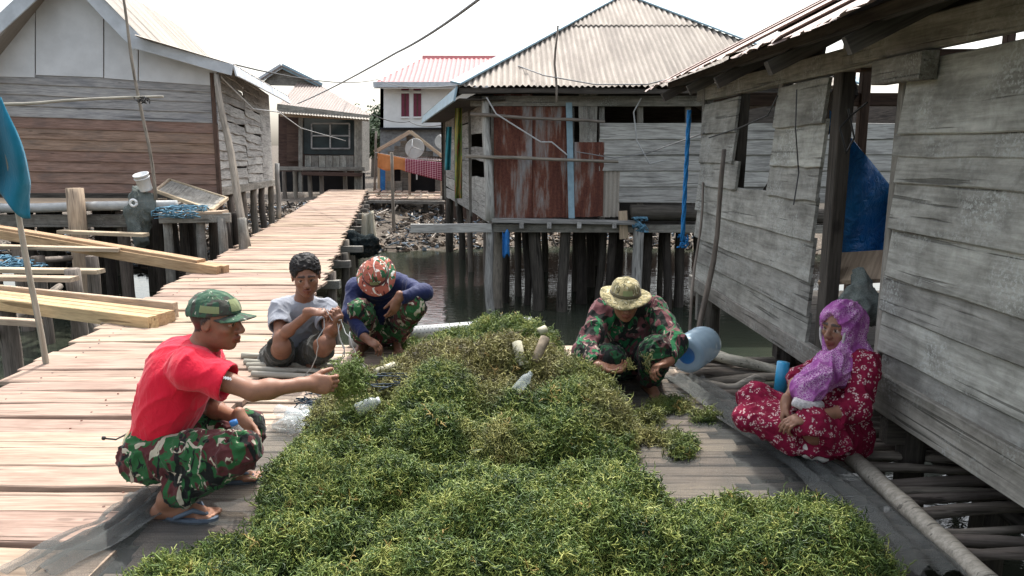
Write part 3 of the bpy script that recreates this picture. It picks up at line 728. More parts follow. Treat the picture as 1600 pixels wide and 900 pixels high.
for i in range(7): 
    x0 = 476 + i * 11; board('panel_board', H_(x0 + 5.5, 261, .2), H_(x0 + 5.5, 243, .2), .28, .03, (0, -1, 0), M['greywood'], fh, 2)
board('lintel', H_(438, 178, .1), H_(572, 184, .1), .22, .12, (0, -1, 0), M['oldlumber'], fh, 4)
for xx in (470, 557, 563): board('post', H_(xx, 300, .15), H_(xx, 182, .15), .16, .14, (0, -1, 0), M['greywood'], fh, 2)
board('porch_beam', H_(438, 263, .0), H_(570, 264, 0), .16, .2, (0, -1, 0), M['greywood'], fh, 3)
board('porch_beam', H_(472, 271, -.1), H_(566, 273, -.1), .15, .2, (0, -1, 0), M['darkbrown'], fh, 3)
def quadsheet(name, bl, br, tl, tr, m, parent, pitch=.12, amp=.018):
    u = br - bl; wd = u.length; v_ = (tl + tr) / 2 - (bl + br) / 2
    un = u.normalized(); vn = (v_ - un * v_.dot(un)); h = vn.length; vn.normalize()
    tlx = (tl - bl).dot(un); trx = (tr - bl).dot(un)
    def top(x):
        a = h * (x / tlx) if tlx > .01 and x < tlx else h
        b_ = h * (wd - x) / (wd - trx) if wd - trx > .01 and x > trx else h
        return max(.02, min(a, b_))
    return corrsheet(name, bl, u, vn, wd, top, m, parent, pitch, amp, .02)
quadsheet('roof_sheet', H_(432, 166, -.5), H_(579, 186, -.5) + Vector((0, 0, .15)), H_(408, 127, 2.45), H_(500, 129, 2.45), M['roof_far'], fh)
quadsheet('roof_sheet', H_(430, 176, -.9), H_(577, 187, -.9), H_(432, 171, -.3), H_(577, 180, -.3), M['roof_cream'], fh)
board('eave_fascia', H_(433, 167, -.6), H_(577, 185, -.6), .26, .05, (0, -1, 0), M['greywood'], fh, 4)
poly('gable_panel', [H_(404, 133, 2.5), H_(496, 135, 2.5), H_(440, 105, 2.5)], .05, M['greywood'], fh, (0, 1, 0))
board('barge_board', H_(440, 103, 2.3), H_(503, 134, 2.3), .22, .06, (0, -1, 0), M['blue_trim'], fh, 3); board('barge_board', H_(440, 103, 2.3), H_(394, 132, 2.3), .22, .06, (0, -1, 0), M['fascia'], fh, 3)
poly('roof_side', [H_(440, 102, 2.2), H_(503, 134, 2.2), H_(503, 134, 7), H_(440, 102, 7)], .04, M['roof_far'], fh)
poly('roof_side', [H_(440, 102, 2.2), H_(440, 102, 7), H_(394, 132, 7), H_(394, 132, 2.2)], .04, M['roof_far'], fh)
poly('side_wall', [H_(566, 270, .9), H_(566, 270, .9) + Vector((-.6, 5, 0)), H_(566, 182, .9) + Vector((-.6, 5, 0)), H_(566, 182, .9)], .08, M['greywood'], fh)
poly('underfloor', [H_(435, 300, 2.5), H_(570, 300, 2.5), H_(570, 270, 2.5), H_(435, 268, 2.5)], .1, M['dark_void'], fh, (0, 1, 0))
for xx in (445, 462, 485, 503, 540, 560): q = H_(xx, 300, .3); pole('pile', (q.x, q.y, -.6), (q.x, q.y, .75), .1, .09, M['pole'], fh, .01)

# ================================================================ WHITE HOUSE with the red roof
wh = thing('two_storey_house', (-5, 47, 0), 'white rendered two storey house with faded red roof', 'house')
YW = 46.0
def W_(x, y, dy=0): return D(x, y, YW + dy)
L_, R_ = 594, 760
poly('upper_wall', [W_(L_, 200), W_(R_, 200), W_(R_, 126), W_(L_, 126)], .25, M['white_wall'], wh, (0, 1, 0))
poly('side_wall', [W_(L_, 200) + Vector((0, 6, 0)), W_(L_, 200), W_(L_, 126), W_(L_, 126) + Vector((0, 6, 0))], .2, M['white_wall'], wh, (1, 0, 0))
poly('lower_wall', [W_(L_, 262, .1), W_(R_, 262, .1), W_(R_, 201, .1), W_(L_, 201, .1)], .25, M['grey_wall'], wh, (0, 1, 0))
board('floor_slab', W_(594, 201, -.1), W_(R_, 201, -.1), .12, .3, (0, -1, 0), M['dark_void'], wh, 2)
for x0 in (627, 646):
    sh = poly('shutter', [W_(x0, 182, -.05), W_(x0 + 12, 182, -.05), W_(x0 + 12, 146, -.05), W_(x0, 146, -.05)], .06, M['maroon'], wh, (0, 1, 0))
    mb = MB(); mb.bar(W_(x0 + 6, 182, -.07), W_(x0 + 6, 146, -.07), .05, .03, (0, -1, 0)); mb.build('mullion', M['darkbrown'], sh)
    for (a, b) in (((x0 - .5, 183.5), (x0 + 12.5, 183.5)), ((x0 - .5, 144.5), (x0 + 12.5, 144.5))):
        mb = MB(); mb.bar(W_(*a, -.08), W_(*b, -.08), .1, .1, (0, -1, 0)); mb.build('sill', M['white_wall'], sh)
    poly('vent', [W_(x0, 141, -.05), W_(x0 + 12, 141, -.05), W_(x0 + 12, 136, -.05), W_(x0, 136, -.05)], .06, M['maroon'], wh, (0, 1, 0))
quadsheet('roof_sheet', W_(584, 129, -.9), W_(790, 129, -.9), W_(660, 91, 3.2), W_(790, 91, 3.2), M['roof_pink'], wh, .28, .03)
poly('roof_side', [W_(584, 129, -.9), W_(660, 91, 3.2), W_(660, 91, 4.2), W_(584, 129, 7)], .05, M['roof_pink'], wh)
board('eave_fascia', W_(583, 132, -.95), W_(790, 132, -.95), .30, .06, (0, -1, 0), M['fascia'], wh, 3)
poly('soffit', [W_(584, 137, -.9), W_(790, 137, -.9), W_(790, 131, 0), W_(594, 131, 0)], .05, M['white_wall'], wh)
board('ridge_cap', W_(660, 90.5, 3.2), W_(790, 90.5, 3.2), .3, .1, (0, -1, .5), M['roof_pink'], wh, 2)

# ================================================================ SHACK with the dish
sk_ = thing('shack', (-4.2, 30, -.2), 'low gabled wooden shack with washing hung across its front', 'shack')
YS = 29.5
def K_(x, y, dy=0): return D(x, y, YS + dy)
for i in range(5):
    yy = 213 + i * 8.2; f = (i + .5) / 5
    board('gable_board', K_(640 - 48 * f, yy + 3), K_(640 + 52 * f, yy + 3), .205, .03, (0, -1, .1), M['greywood'], sk_, 3)
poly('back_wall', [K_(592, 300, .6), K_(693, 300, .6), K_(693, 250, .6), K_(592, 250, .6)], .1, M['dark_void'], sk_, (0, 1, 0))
for (x0, x1, m) in ((590, 602, 'bluepipe'), (593, 612, 'oldlumber'), (626, 640, 'greywood'), (680, 696, 'greywood')):
    poly('front_panel', [K_(x0, 298, .3 + x0 * .0003), K_(x1, 298, .3 + x0 * .0003), K_(x1, 252, .3 + x0 * .0003), K_(x0, 252, .3 + x0 * .0003)], .05, M[m] if m != 'bluepipe' else M['blue_tarp'], sk_, (0, 1, 0))
poly('front_panel', [K_(604, 298, .2), K_(628, 298, .2), K_(628, 283, .2), K_(604, 283, .2)], .05, M['greywood'], sk_, (0, 1, 0))
poly('roof_side', [K_(643, 205, -.4), K_(586, 237, -.4), K_(586, 237, 4), K_(643, 205, 4)], .04, M['roof_cream'], sk_)
poly('roof_side', [K_(643, 205, -.4), K_(643, 205, 4), K_(697, 247, 4), K_(697, 247, -.4)], .04, M['roof_cream'], sk_)
board('barge_board', K_(641, 206, -.42), K_(585, 238, -.42), .14, .04, (0, -1, 0), M['oldlumber'], sk_, 3); board('barge_board', K_(641, 206, -.42), K_(697, 249, -.42), .12, .04, (0, -1, 0), M['oldlumber'], sk_, 3)
quadsheet('awning_sheet', K_(604, 249, -.7), K_(697, 251, -.7), K_(608, 243, .0), K_(693, 245, 0), M['roof_rusty'], sk_, .1, .015)
for xx in (592, 614, 640, 690): board('post', K_(xx, 306, .15), K_(xx, 250, .15), .09, .09, (0, -1, 0), M['oldlumber'], sk_, 2)
# ================================================================ PEOPLE: signed distance fields turned into one continuous surface
def npv(a): return np.array((a[0], a[1], a[2]), dtype=np.float32)
class SDF:
    def __init__(s): s.ops = []
    def _add(s, op, fn, lo, hi, k, tg): s.ops.append((op, fn, np.array(lo) - k - .012, np.array(hi) + k + .012, k, tg)); return s
    def cap(s, a, b, ra, rb=None, k=.02, tg=0, op='u'):
        a = npv(a); b = npv(b); rb = ra if rb is None else rb; ab = b - a; L = float(ab @ ab) + 1e-9
        def fn(X, Y, Z):
            px, py, pz = X - a[0], Y - a[1], Z - a[2]
            t = np.clip((px * ab[0] + py * ab[1] + pz * ab[2]) / L, 0, 1)
            return np.sqrt((px - ab[0] * t) ** 2 + (py - ab[1] * t) ** 2 + (pz - ab[2] * t) ** 2) - (ra + (rb - ra) * t)
        r = max(ra, rb); return s._add(op, fn, np.minimum(a, b) - r, np.maximum(a, b) + r, k, tg)
    def ell(s, c, r, R=None, k=.02, tg=0, op='u'):
        c = npv(c); r = np.array(r, dtype=np.float32); R = np.eye(3, dtype=np.float32) if R is None else np.array(R, dtype=np.float32)
        def fn(X, Y, Z):
            p = (X - c[0], Y - c[1], Z - c[2])
            q = [(p[0] * R[0, i] + p[1] * R[1, i] + p[2] * R[2, i]) / r[i] for i in range(3)]
            k0 = np.sqrt(q[0] ** 2 + q[1] ** 2 + q[2] ** 2); k1 = np.sqrt(sum((q[i] / r[i]) ** 2 for i in range(3))) + 1e-6
            return k0 * (k0 - 1) / k1
        e = np.sqrt(((R * r) ** 2).sum(1)); return s._add(op, fn, c - e, c + e, k, tg)
    def half(s, p, n, k=.004):                      # cut away the side n points to
        p = npv(p); n = npv(Vector(n).normalized())
        def fn(X, Y, Z): return -((X - p[0]) * n[0] + (Y - p[1]) * n[1] + (Z - p[2]) * n[2])
        s.ops.append(('h', fn, None, None, k, 0)); return s
    def tube(s, a, b, ra, rb, k=.02, tg=0):         # flat-ended tapered tube
        a = npv(a); b = npv(b); ab = b - a; L = float(np.sqrt(ab @ ab)) + 1e-6; d = ab / L
        def fn(X, Y, Z):
            px, py, pz = X - a[0], Y - a[1], Z - a[2]
            h = px * d[0] + py * d[1] + pz * d[2]; t = np.clip(h / L, 0, 1)
            rad = np.sqrt(np.maximum(px * px + py * py + pz * pz - h * h, 0)) - (ra + (rb - ra) * t)
            return np.maximum(rad, np.maximum(-h, h - L))
        r = max(ra, rb); return s._add('u', fn, np.minimum(a, b) - r, np.maximum(a, b) + r, k, tg)
    def mesh(s, vox, tagpal=None, warp=None):
        lo = np.min([o[2] for o in s.ops if o[0] == 'u'], 0) - vox * 2; hi = np.max([o[3] for o in s.ops if o[0] == 'u'], 0) + vox * 2
        n = np.ceil((hi - lo) / vox).astype(int) + 1
        G = np.full(n, .2, np.float32); T = np.zeros(n, np.int8)
        ax = [(lo[i] + vox * np.arange(n[i])).astype(np.float32) for i in range(3)]
        for op, fn, l, h, k, tg in s.ops:
            if op == 'h': i0 = np.zeros(3, int); i1 = n
            else: i0 = np.clip(((l - lo) / vox).astype(int), 0, n - 1); i1 = np.clip(((h - lo) / vox).astype(int) + 2, 1, n)
            sl_ = tuple(slice(a, b) for a, b in zip(i0, i1))
            X = ax[0][sl_[0]][:, None, None]; Y = ax[1][sl_[1]][None, :, None]; Z = ax[2][sl_[2]][None, None, :]
            d = fn(X, Y, Z); g = G[sl_]
            if op == 'u':
                t = T[sl_]; t[d < g] = tg
                hh = np.maximum(k - np.abs(d - g), 0) / k; G[sl_] = np.minimum(d, g) - hh * hh * k * .25
            elif op in ('s', 'h'):
                d = -d; hh = np.maximum(k - np.abs(d - g), 0) / k; 
                if op == 's': T[sl_][d > g - k * .2] = T[sl_][d > g - k * .2]
                G[sl_] = np.maximum(d, g) + hh * hh * k * .25
            elif op == 'p':
                t = T[sl_]; t[d < 0] = tg
        return surfnet(G, T, lo, vox)
def surfnet(G, T, lo, vox):
    S_ = G < 0
    c = [S_[a:S_.shape[0] - 1 + a, b:S_.shape[1] - 1 + b, d:S_.shape[2] - 1 + d] for a in (0, 1) for b in (0, 1) for d in (0, 1)]
    any_ = c[0].copy(); all_ = c[0].copy()
    for q in c[1:]: any_ |= q; all_ &= q
    act = np.argwhere(any_ & ~all_); N = len(act)
    vals = np.stack([G[act[:, 0] + a, act[:, 1] + b, act[:, 2] + d] for a in (0, 1) for b in (0, 1) for d in (0, 1)], 1)
    off = np.array([(a, b, d) for a in (0, 1) for b in (0, 1) for d in (0, 1)], np.float32)
    acc = np.zeros((N, 3), np.float32); cnt = np.zeros(N, np.float32)
    for i in range(8):
        for b in (1, 2, 4):
            j = i | b
            if j == i: continue
            a_, b_ = vals[:, i], vals[:, j]; m = (a_ < 0) != (b_ < 0)
            t = np.where(m, a_ / np.where(m, a_ - b_, 1), 0)
            acc += (off[i] + (off[j] - off[i]) * t[:, None]) * m[:, None]; cnt += m
    pos = lo + (act + acc / cnt[:, None]) * vox
    idx = np.full(any_.shape, -1, np.int32); idx[tuple(act.T)] = np.arange(N)
    F_ = []
    for axis in range(3):
        a = [slice(1, -1)] * 3; a[axis] = slice(0, -1)
        s0 = S_[tuple(a)]; b = list(a); b[axis] = slice(1, None); s1 = S_[tuple(b)]
        # interior edges only
        e = np.argwhere(s0 != s1); sg = s0[tuple(e.T)]
        e = e + np.array([0 if i == axis else 1 for i in range(3)])
        u, v = [(1, 2), (2, 0), (0, 1)][axis]
        q = []
        for (du, dv) in ((-1, -1), (0, -1), (0, 0), (-1, 0)):
            f = e.copy(); f[:, u] += du; f[:, v] += dv; q.append(idx[tuple(f.T)])
        q = np.stack(q, 1); q[~sg] = q[~sg][:, ::-1]; F_.append(q)
    F_ = np.concatenate(F_); F_ = F_[(F_ >= 0).all(1)]
    tg = T[tuple(np.minimum(act + 1, np.array(T.shape) - 1).T)]
    t2 = T[tuple(act.T)]; 
    return pos, F_, np.where(tg > 0, tg, t2)
_lat = rng.random((24, 24, 24)).astype(np.float32) - .5
def vnoise(p):
    i = np.floor(p).astype(int); f = p - i; f = f * f * (3 - 2 * f); r = 0
    for a in (0, 1):
        for b in (0, 1):
            for c in (0, 1):
                w_ = (f[:, 0] if a else 1 - f[:, 0]) * (f[:, 1] if b else 1 - f[:, 1]) * (f[:, 2] if c else 1 - f[:, 2])
                r = r + w_ * _lat[(i[:, 0] + a) % 24, (i[:, 1] + b) % 24, (i[:, 2] + c) % 24]
    return r
def vnormals(pos, F_):
    n = np.cross(pos[F_[:, 2]] - pos[F_[:, 0]], pos[F_[:, 3]] - pos[F_[:, 1]]); N = np.zeros_like(pos)
    for i in range(4): np.add.at(N, F_[:, i], n)
    return N / (np.linalg.norm(N, axis=1, keepdims=True) + 1e-9)
def sdfobj(name, sdf, vox, m, parent, pal=None, fold=0.0, dirv=None, fscale=14, relax=1):
    pos, F_, tg = sdf.mesh(vox)
    for _ in range(relax):                                # light smoothing takes the voxel steps out
        A = np.zeros_like(pos); C = np.zeros(len(pos))
        for i in range(4):
            np.add.at(A, F_[:, i], pos[F_[:, (i + 1) % 4]] + pos[F_[:, i - 1]]); np.add.at(C, F_[:, i], 2)
        pos = pos * .5 + .5 * A / np.maximum(C, 1)[:, None]
    if fold:
        N = vnormals(pos, F_)
        q = pos * fscale
        if dirv is not None:
            d = npv(Vector(dirv).normalized()); al = pos @ d
            q = q - np.outer(al * fscale * .65, d)        # folds run along d
        w_ = vnoise(q + 5.3 + .8 * np.stack([vnoise(q * .6 + 9), vnoise(q * .6 + 3), vnoise(q * .6)], 1))
        rid = (.5 - np.abs(w_) * 2) ** 2 * np.sign(.5 - np.abs(w_) * 2)
        w2 = vnoise(q * 2.1 + 11.7); r2 = (.5 - np.abs(w2) * 2) ** 2 * np.sign(.5 - np.abs(w2) * 2)
        pos = pos + N * (fold * (rid * 5.0 + r2 * 1.8 - .55 + 1.1 * vnoise(pos * fscale * .45 + 2)))[:, None]
    me = bpy.data.meshes.new(name); me.from_pydata(pos.tolist(), [], F_.tolist()); me.shade_smooth()
    if pal is not None:
        at = me.color_attributes.new('tone', 'FLOAT_COLOR', 'POINT')
        P_ = np.array([list(c) + [1.0] for c in pal], np.float32)[tg]; at.data.foreach_set('color', P_.ravel())
    me.materials.append(m)
    o = bpy.data.objects.new(name, me)
    return link(o, None, parent)
# skin palette: 0 skin, 1 lips, 2 eye white, 3 pupil, 4 brow / hair, 5 nails & palms, 6 stubble, 7 dark mouth
PAL = [(1, 1, 1), (.80, .55, .55), (1.5, 2.3, 3.0), (.08, .1, .14), (.16, .17, .2), (1.7, 1.75, 1.75), (.62, .66, .7), (.35, .25, .25)]
def basis(fwd, up):
    f = Vector(fwd).normalized(); u = Vector(up); u = (u - f * u.dot(f)).normalized(); l = u.cross(f)
    return Matrix((f, l, u)).transposed()
def head(s, c, fwd, up, sc=1.0, hair=False, female=False, neck=None, nr=.056):
    R = basis(fwd, up); Rn = np.array(R); c = Vector(c)
    def L(x, y, z): return c + R @ Vector((x, y, z)) * sc
    def E(p, r, k=.02, tg=0, op='u'): s.ell(L(*p), [a * sc for a in r], Rn, k, tg, op)
    def C(a, b, ra, rb=None, k=.01, tg=0, op='u'): s.cap(L(*a), L(*b), ra * sc, None if rb is None else rb * sc, k, tg, op)
    if neck is not None: s.cap(L(-.028, 0, -.05), neck, nr * sc, nr * 1.1, .03)
    E((-.014, 0, .03), (.096, .077, .084)); E((.03, 0, -.025), (.060, .064, .085), .03); E((.022, 0, -.062), (.060, .054, .045), .03)
    E((.064, 0, -.096), (.020, .024, .018), .025)
    for y in (-1, 1):
        E((.058, y * .045, -.022), (.024, .020, .018), .02)
        C((.086, y * .014, .024), (.076, y * .050, .020), .010, .008, .012)
        E((.100, y * .031, .002), (.016, .019, .013), None, None, 's') if False else s.ell(L(.102, y * .031, .002), [.018 * sc, .018 * sc, .012 * sc], Rn, .012, 0, 's')
        E((.0745, y * .031, .002), (.0155, .0155, .0125), .003, 2)
        C((.0875, y * .018, .0095), (.0805, y * .045, .007), .0050, .0045, .004)
        C((.0865, y * .020, -.0075), (.0805, y * .043, -.0065), .0036, .0034, .004)
        E((.099, y * .013, -.033), (.011, .0095, .009), .008)
        E((-.008, y * .078, -.004), (.020, .009, .031), .008); s.ell(L(-.003, y * .088, -.002), [.010 * sc, .006 * sc, .017 * sc], Rn, .006, 0, 's')
        s.ell(L(.090, y * .031, .002), [.0075 * sc, .0072 * sc, .0085 * sc], Rn, .001, 3, 'p')
        s.cap(L(.098, y * .014, .029), L(.086, y * .050, .026), .0075 * sc, .005 * sc, .001, 4, 'p')
    C((.086, 0, .016), (.112, 0, -.026), .0085, .0125, .012); E((.107, 0, -.030), (.012, .012, .010), .008)
    C((.090, -.021, -.061), (.099, 0, -.057), .0055, .0075, .006, 1); C((.090, .021, -.061), (.099, 0, -.057), .0055, .0075, .006, 1)
    C((.088, -.019, -.070), (.096, 0, -.074), .0055, .0085, .006, 1); C((.088, .019, -.070), (.096, 0, -.074), .0055, .0085, .006, 1)
    s.cap(L(.100, -.022, -.0655), L(.100, .022, -.0655), .0035 * sc, None, .001, 7, 'p')
    if hair:
        s.ell(L(-.052, 0, .035), [.095 * sc, .10 * sc, .085 * sc], Rn, .001, 4, 'p')
    return L, R
def hand(s, w_, d, pn, side, curl=(.5, .5, .55, .6), thumb=.5, sc=1.0, spread=.10, tcurl=.4):
    """wrist point, direction of the knuckles, palm normal, side +1/-1 picks the thumb's side"""
    d = Vector(d).normalized(); pn = Vector(pn); pn = (pn - d * pn.dot(d)).normalized(); t = d.cross(pn) * side; w_ = Vector(w_)
    def at(a, b, c): return w_ + (d * a + t * b + pn * c) * sc
    Rn = np.array(Matrix((d, t, pn)).transposed())
    s.ell(at(.048, .0, .0), [.052 * sc, .040 * sc, .0165 * sc], Rn, .012); s.ell(at(.07, .0, -.002), [.028 * sc, .040 * sc, .013 * sc], Rn, .010)
    s.ell(at(.030, .022, .010), [.030 * sc, .017 * sc, .014 * sc], Rn, .010)
    s.cap(at(-.03, 0, 0), at(.02, 0, 0), .026 * sc, .025 * sc, .015)
    tips = []
    for i in range(4):
        b = [.029, .0095, -.0095, -.027][i]; ln = [.95, 1.08, 1.0, .80][i]; r = [.0088, .0092, .0088, .0076][i] * sc
        p = at(.084 - abs(b) * .12, b, 0); ang = curl[i] * .9; dr = (d + t * (b * spread * 30 * .1)).normalized()
        for j, l in enumerate((.044, .027, .021)):
            q = p + (dr * math.cos(ang) + pn * math.sin(ang)) * l * ln * sc
            s.cap(p, q, r * (1 - .06 * j), r * (.96 - .08 * j), .0035, 5 if j == 3 else 0); p = q; ang += curl[i] * (1.15 if j == 0 else .7)
        tips.append(p)
    p = at(.022, .028, .006); a = thumb
    for j, (l, r) in enumerate(((.040, .0125), (.030, .0105), (.024, .0095))):
        dr = (d * math.cos(a) * .9 + t * math.sin(a) + pn * (.35 + tcurl * j * .6)).normalized()
        q = p + dr * l * sc; s.cap(p, q, r * sc, r * .88 * sc, .005); p = q; a *= .55
    return tips, p
def foot(s, ank, toe, sc=1.0):
    a = Vector(ank); b = Vector(toe); d = (b - a); d.z = 0; d.normalize(); sd_ = d.cross(Vector((0, 0, 1)))
    g = min(a.z, b.z)
    z0 = Vector((a.x, a.y, 0)); gz = b.z
    heel = Vector((a.x, a.y, gz)) - d * .045 * sc + Vector((0, 0, .012)); ball_ = Vector((a.x, a.y, gz)) + d * .13 * sc + Vector((0, 0, .006))
    s.cap(heel, ball_, .030 * sc, .030 * sc, .02); s.cap(a, heel, .034 * sc, .028 * sc, .025); s.cap(a, ball_, .033 * sc, .020 * sc, .03)
    for k_ in range(5):
        o = (-.034 + .017 * k_) * sc; l = [.062, .064, .060, .054, .046][k_] * sc; r = [.0125, .010, .0095, .009, .0085][k_] * sc
        p = ball_ + sd_ * o * (1) + Vector((0, 0, -.004)); s.cap(p, p + d * l, r * 1.2, r, .006, 0)
        s.ell(p + d * (l + .001) + Vector((0, 0, r * .7)), [.007] * 3, None, .001, 5, 'p')
    return d, sd_
def limb(s, a, b, c, ra, rb, rc, k=.025):
    s.cap(a, b, ra, rb, k); s.cap(b, c, rb * .98, rc, k); 
    m = Vector(b).lerp(Vector(c), .28); s.ell(m, [rb * 1.12] * 3, None, k)
def torso(s, hip, neck, shL, shR, inf=0.0, fat=1.0, k=.05, bend=0.0):
    hip = Vector(hip); neck = Vector(neck); up = (neck - hip).normalized(); rt = (Vector(shR) - Vector(shL)); R = basis(up.cross(rt).normalized(), up)
    fw = R.col[0].to_3d(); L_ = (neck - hip).length; Rn = np.array(R)
    def at(f, u): return hip + up * (L_ * u) + fw * f
    s.ell(at(0, .03), [.105 * fat + inf, .150 * fat + inf, .105 + inf], Rn, k); s.ell(at(.005 - bend * .8, .36), [.098 * fat + inf, .135 * fat + inf, .15 + inf], Rn, k)
    s.ell(at(-.01 - bend, .70), [.108 + inf, .152 + inf, .15 + inf], Rn, k); s.cap(Vector(shL).lerp(neck, .12), Vector(shR).lerp(neck, .12), .058 + inf, None, .05)
    s.cap(at(-.02, .88), neck, .075 + inf, .06 + inf * .6, .04)
    return at, fw, up, R
# ---------------------------------------------------------------- the five figures
def body(root, J, m, vox, hands, hairpaint=True, female=False, hs=1.0, slim=1.0, feet=True, bend=0.0):
    s = SDF(); at, fw, up, R = torso(s, J['hip'], J['neck'], J['shL'], J['shR'], 0, .92 * slim, bend=bend)
    rt = (Vector(J['shR']) - Vector(J['shL'])).normalized(); hw = J.get('hipw', rt)
    for q, sg in (('L', -1), ('R', 1)):
        h = Vector(J['hip']) + Vector(hw).normalized() * sg * .09
        limb(s, h, J['kn' + q], J['an' + q], .078 * slim, .056 * slim, .036 * slim)
        limb(s, J['sh' + q], J['el' + q], J['wr' + q], .047 * slim, .037 * slim, .026 * slim)
        s.ell(J['sh' + q], [.056 * slim] * 3, None, .04)
        if feet: foot(s, J['an' + q], J['to' + q])
        hd = hands[q]; hand(s, J['wr' + q], hd['d'], hd['n'], 1 if q == 'R' else -1, hd.get('curl', (.5, .5, .55, .6)), hd.get('thumb', .5), hd.get('sc', 1.0), tcurl=hd.get('tc', .4))
    Lh, Rh = head(s, J['head'], J['hf'], J['hu'], hs, hairpaint, female, J['neck'])
    sdfobj('body', s, vox, m, root, PAL)
    return at, fw, up, R, Lh, Rh
def sleeve(s, J, q, frac, r0, r1, extra=0.0):
    a = Vector(J['sh' + q]); b = Vector(J['el' + q]); c = Vector(J['wr' + q])
    s.ell(a, [r0 * .86] * 3, None, .07)
    if frac <= 1.0: s.tube(a, a.lerp(b, frac), r0, r1, .03)
    else:
        s.cap(a, b, r0, (r0 + r1) / 2, .03); s.tube(b.lerp(a, .03), b.lerp(c, frac - 1), (r0 + r1) / 2, r1, .03); s.ell(b, [(r0 + r1) / 2 * 1.03] * 3, None, .03)
def trousers(root, J, m, vox, frac, rt_, rk, ra, at, up, cut=.10, fold=.012, name='trousers', fat=1.0, cuff=True):
    s = SDF(); hw = Vector(J.get('hipw', Vector(J['shR']) - Vector(J['shL']))).normalized(); hip = Vector(J['hip'])
    Rn = np.array(basis(up.cross(hw), up))
    s.ell(hip, [.125 * fat, .165 * fat, .125], Rn, .05); s.ell(hip + up * .05, [.115 * fat, .152 * fat, .10], Rn, .05)
    for q, sg in (('L', -1), ('R', 1)):
        h = hip + hw * sg * .088; kn = Vector(J['kn' + q]); an = Vector(J['an' + q])
        s.ell(h, [rt_ * 1.05] * 3, None, .05)
        if frac <= 1: s.tube(h, h.lerp(kn, frac), rt_, rk, .04)
        else:
            s.cap(h, kn, rt_, rk, .045); e = kn.lerp(an, frac - 1); s.tube(kn, e, rk, ra, .035)
            if cuff: s.ell(e.lerp(kn, .08), [ra * 1.08] * 3, None, .02)
    return sdfobj(name, s, vox, m, root, None, fold, None, 17)

def person(loc, label): return thing('person', loc, label, 'person', 'people sorting seaweed on the platform')

# ---- man in the red shirt
pr = person(P(285, 800), 'man in red shirt and camouflage trousers squatting, reaching out a handful of seaweed')
J = dict(hip=D(245, 700, 3.13), neck=D(316, 547, 3.12), shR=D(297, 577, 2.95), shL=D(322, 566, 3.30), elR=D(396, 611, 2.92), wrR=D(480, 600, 3.0),
         elL=D(322, 634, 3.33), wrL=D(377, 655, 3.18), knR=D(374, 704, 2.92), knL=D(388, 668, 3.36), head=D(338, 501, 3.1), hf=(1, -.10, -.10), hu=(.1, 0, 1), hipw=(0.05, -1, 0))
J['anR'] = P(266, 812, .0) + Vector((0, 0, .095)); J['toR'] = Vector((J['anR'].x + .2, J['anR'].y, .022))
J['anL'] = Vector((J['anR'].x + .06, 3.34, .095)); J['toL'] = Vector((J['anL'].x + .2, 3.36, .022))
at, fw, up, R, Lh, Rh = body(pr, J, M['skin_a'], .0046, {'R': dict(d=(1, .15, -.08), n=(.1, 1, -.15), curl=(.75, .85, .95, 1.05), thumb=.5, tc=.7), 'L': dict(d=(.45, -.35, -1), n=(.2, -.6, .2), curl=(.55, .6, .65, .7), thumb=.3)}, True, bend=.025)
s = SDF(); torso(s, J['hip'], J['neck'], J['shL'], J['shR'], .020, 1.0, bend=.042)
s.ell(at(-.02, .5), [.125, .158, .17], np.array(R), .06)
for q in 'LR': sleeve(s, J, q, .62, .068, .080)
s.half(at(0, -.09), -up, .006)
s.ell(Lh(-.03, 0, -.075), [.075, .07, .05], np.array(R), .012, 0, 's')
for q in 'LR': s.cap(Vector(J['sh' + q]).lerp(J['el' + q], .50), Vector(J['sh' + q]).lerp(J['el' + q], .95), .066, .070, .006, 0, 's')
shirt = sdfobj('shirt', s, .0062, M['red'], pr, None, .0062, (J['neck'] - J['hip']) + Vector((.1, 0, -.2)), 13)
tr = trousers(pr, J, M['camo_trouser'], .0065, 1.84, .100, .082, .074, at, up, .085, .011, fat=.80)
s = SDF(); Rn = np.array(basis(fw, up)); s.ell(at(-.005, .01), [.132, .172, .10], Rn, .01); s.half(at(0, .085), up, .003); s.half(at(0, .005), -up, .003)
sdfobj('belt', s, .006, M['olive_belt'], pr)
mb = MB(); c = at(-.13, .03); mb.tube([c, c + Vector((-.03, -.05, -.01)), c + Vector((-.075, -.06, .0))], .004, 6); mb.add(*ball(c + Vector((-.075, -.06, 0)), .009, 6)); mb.build('drawcord', M['wire'], pr, True)
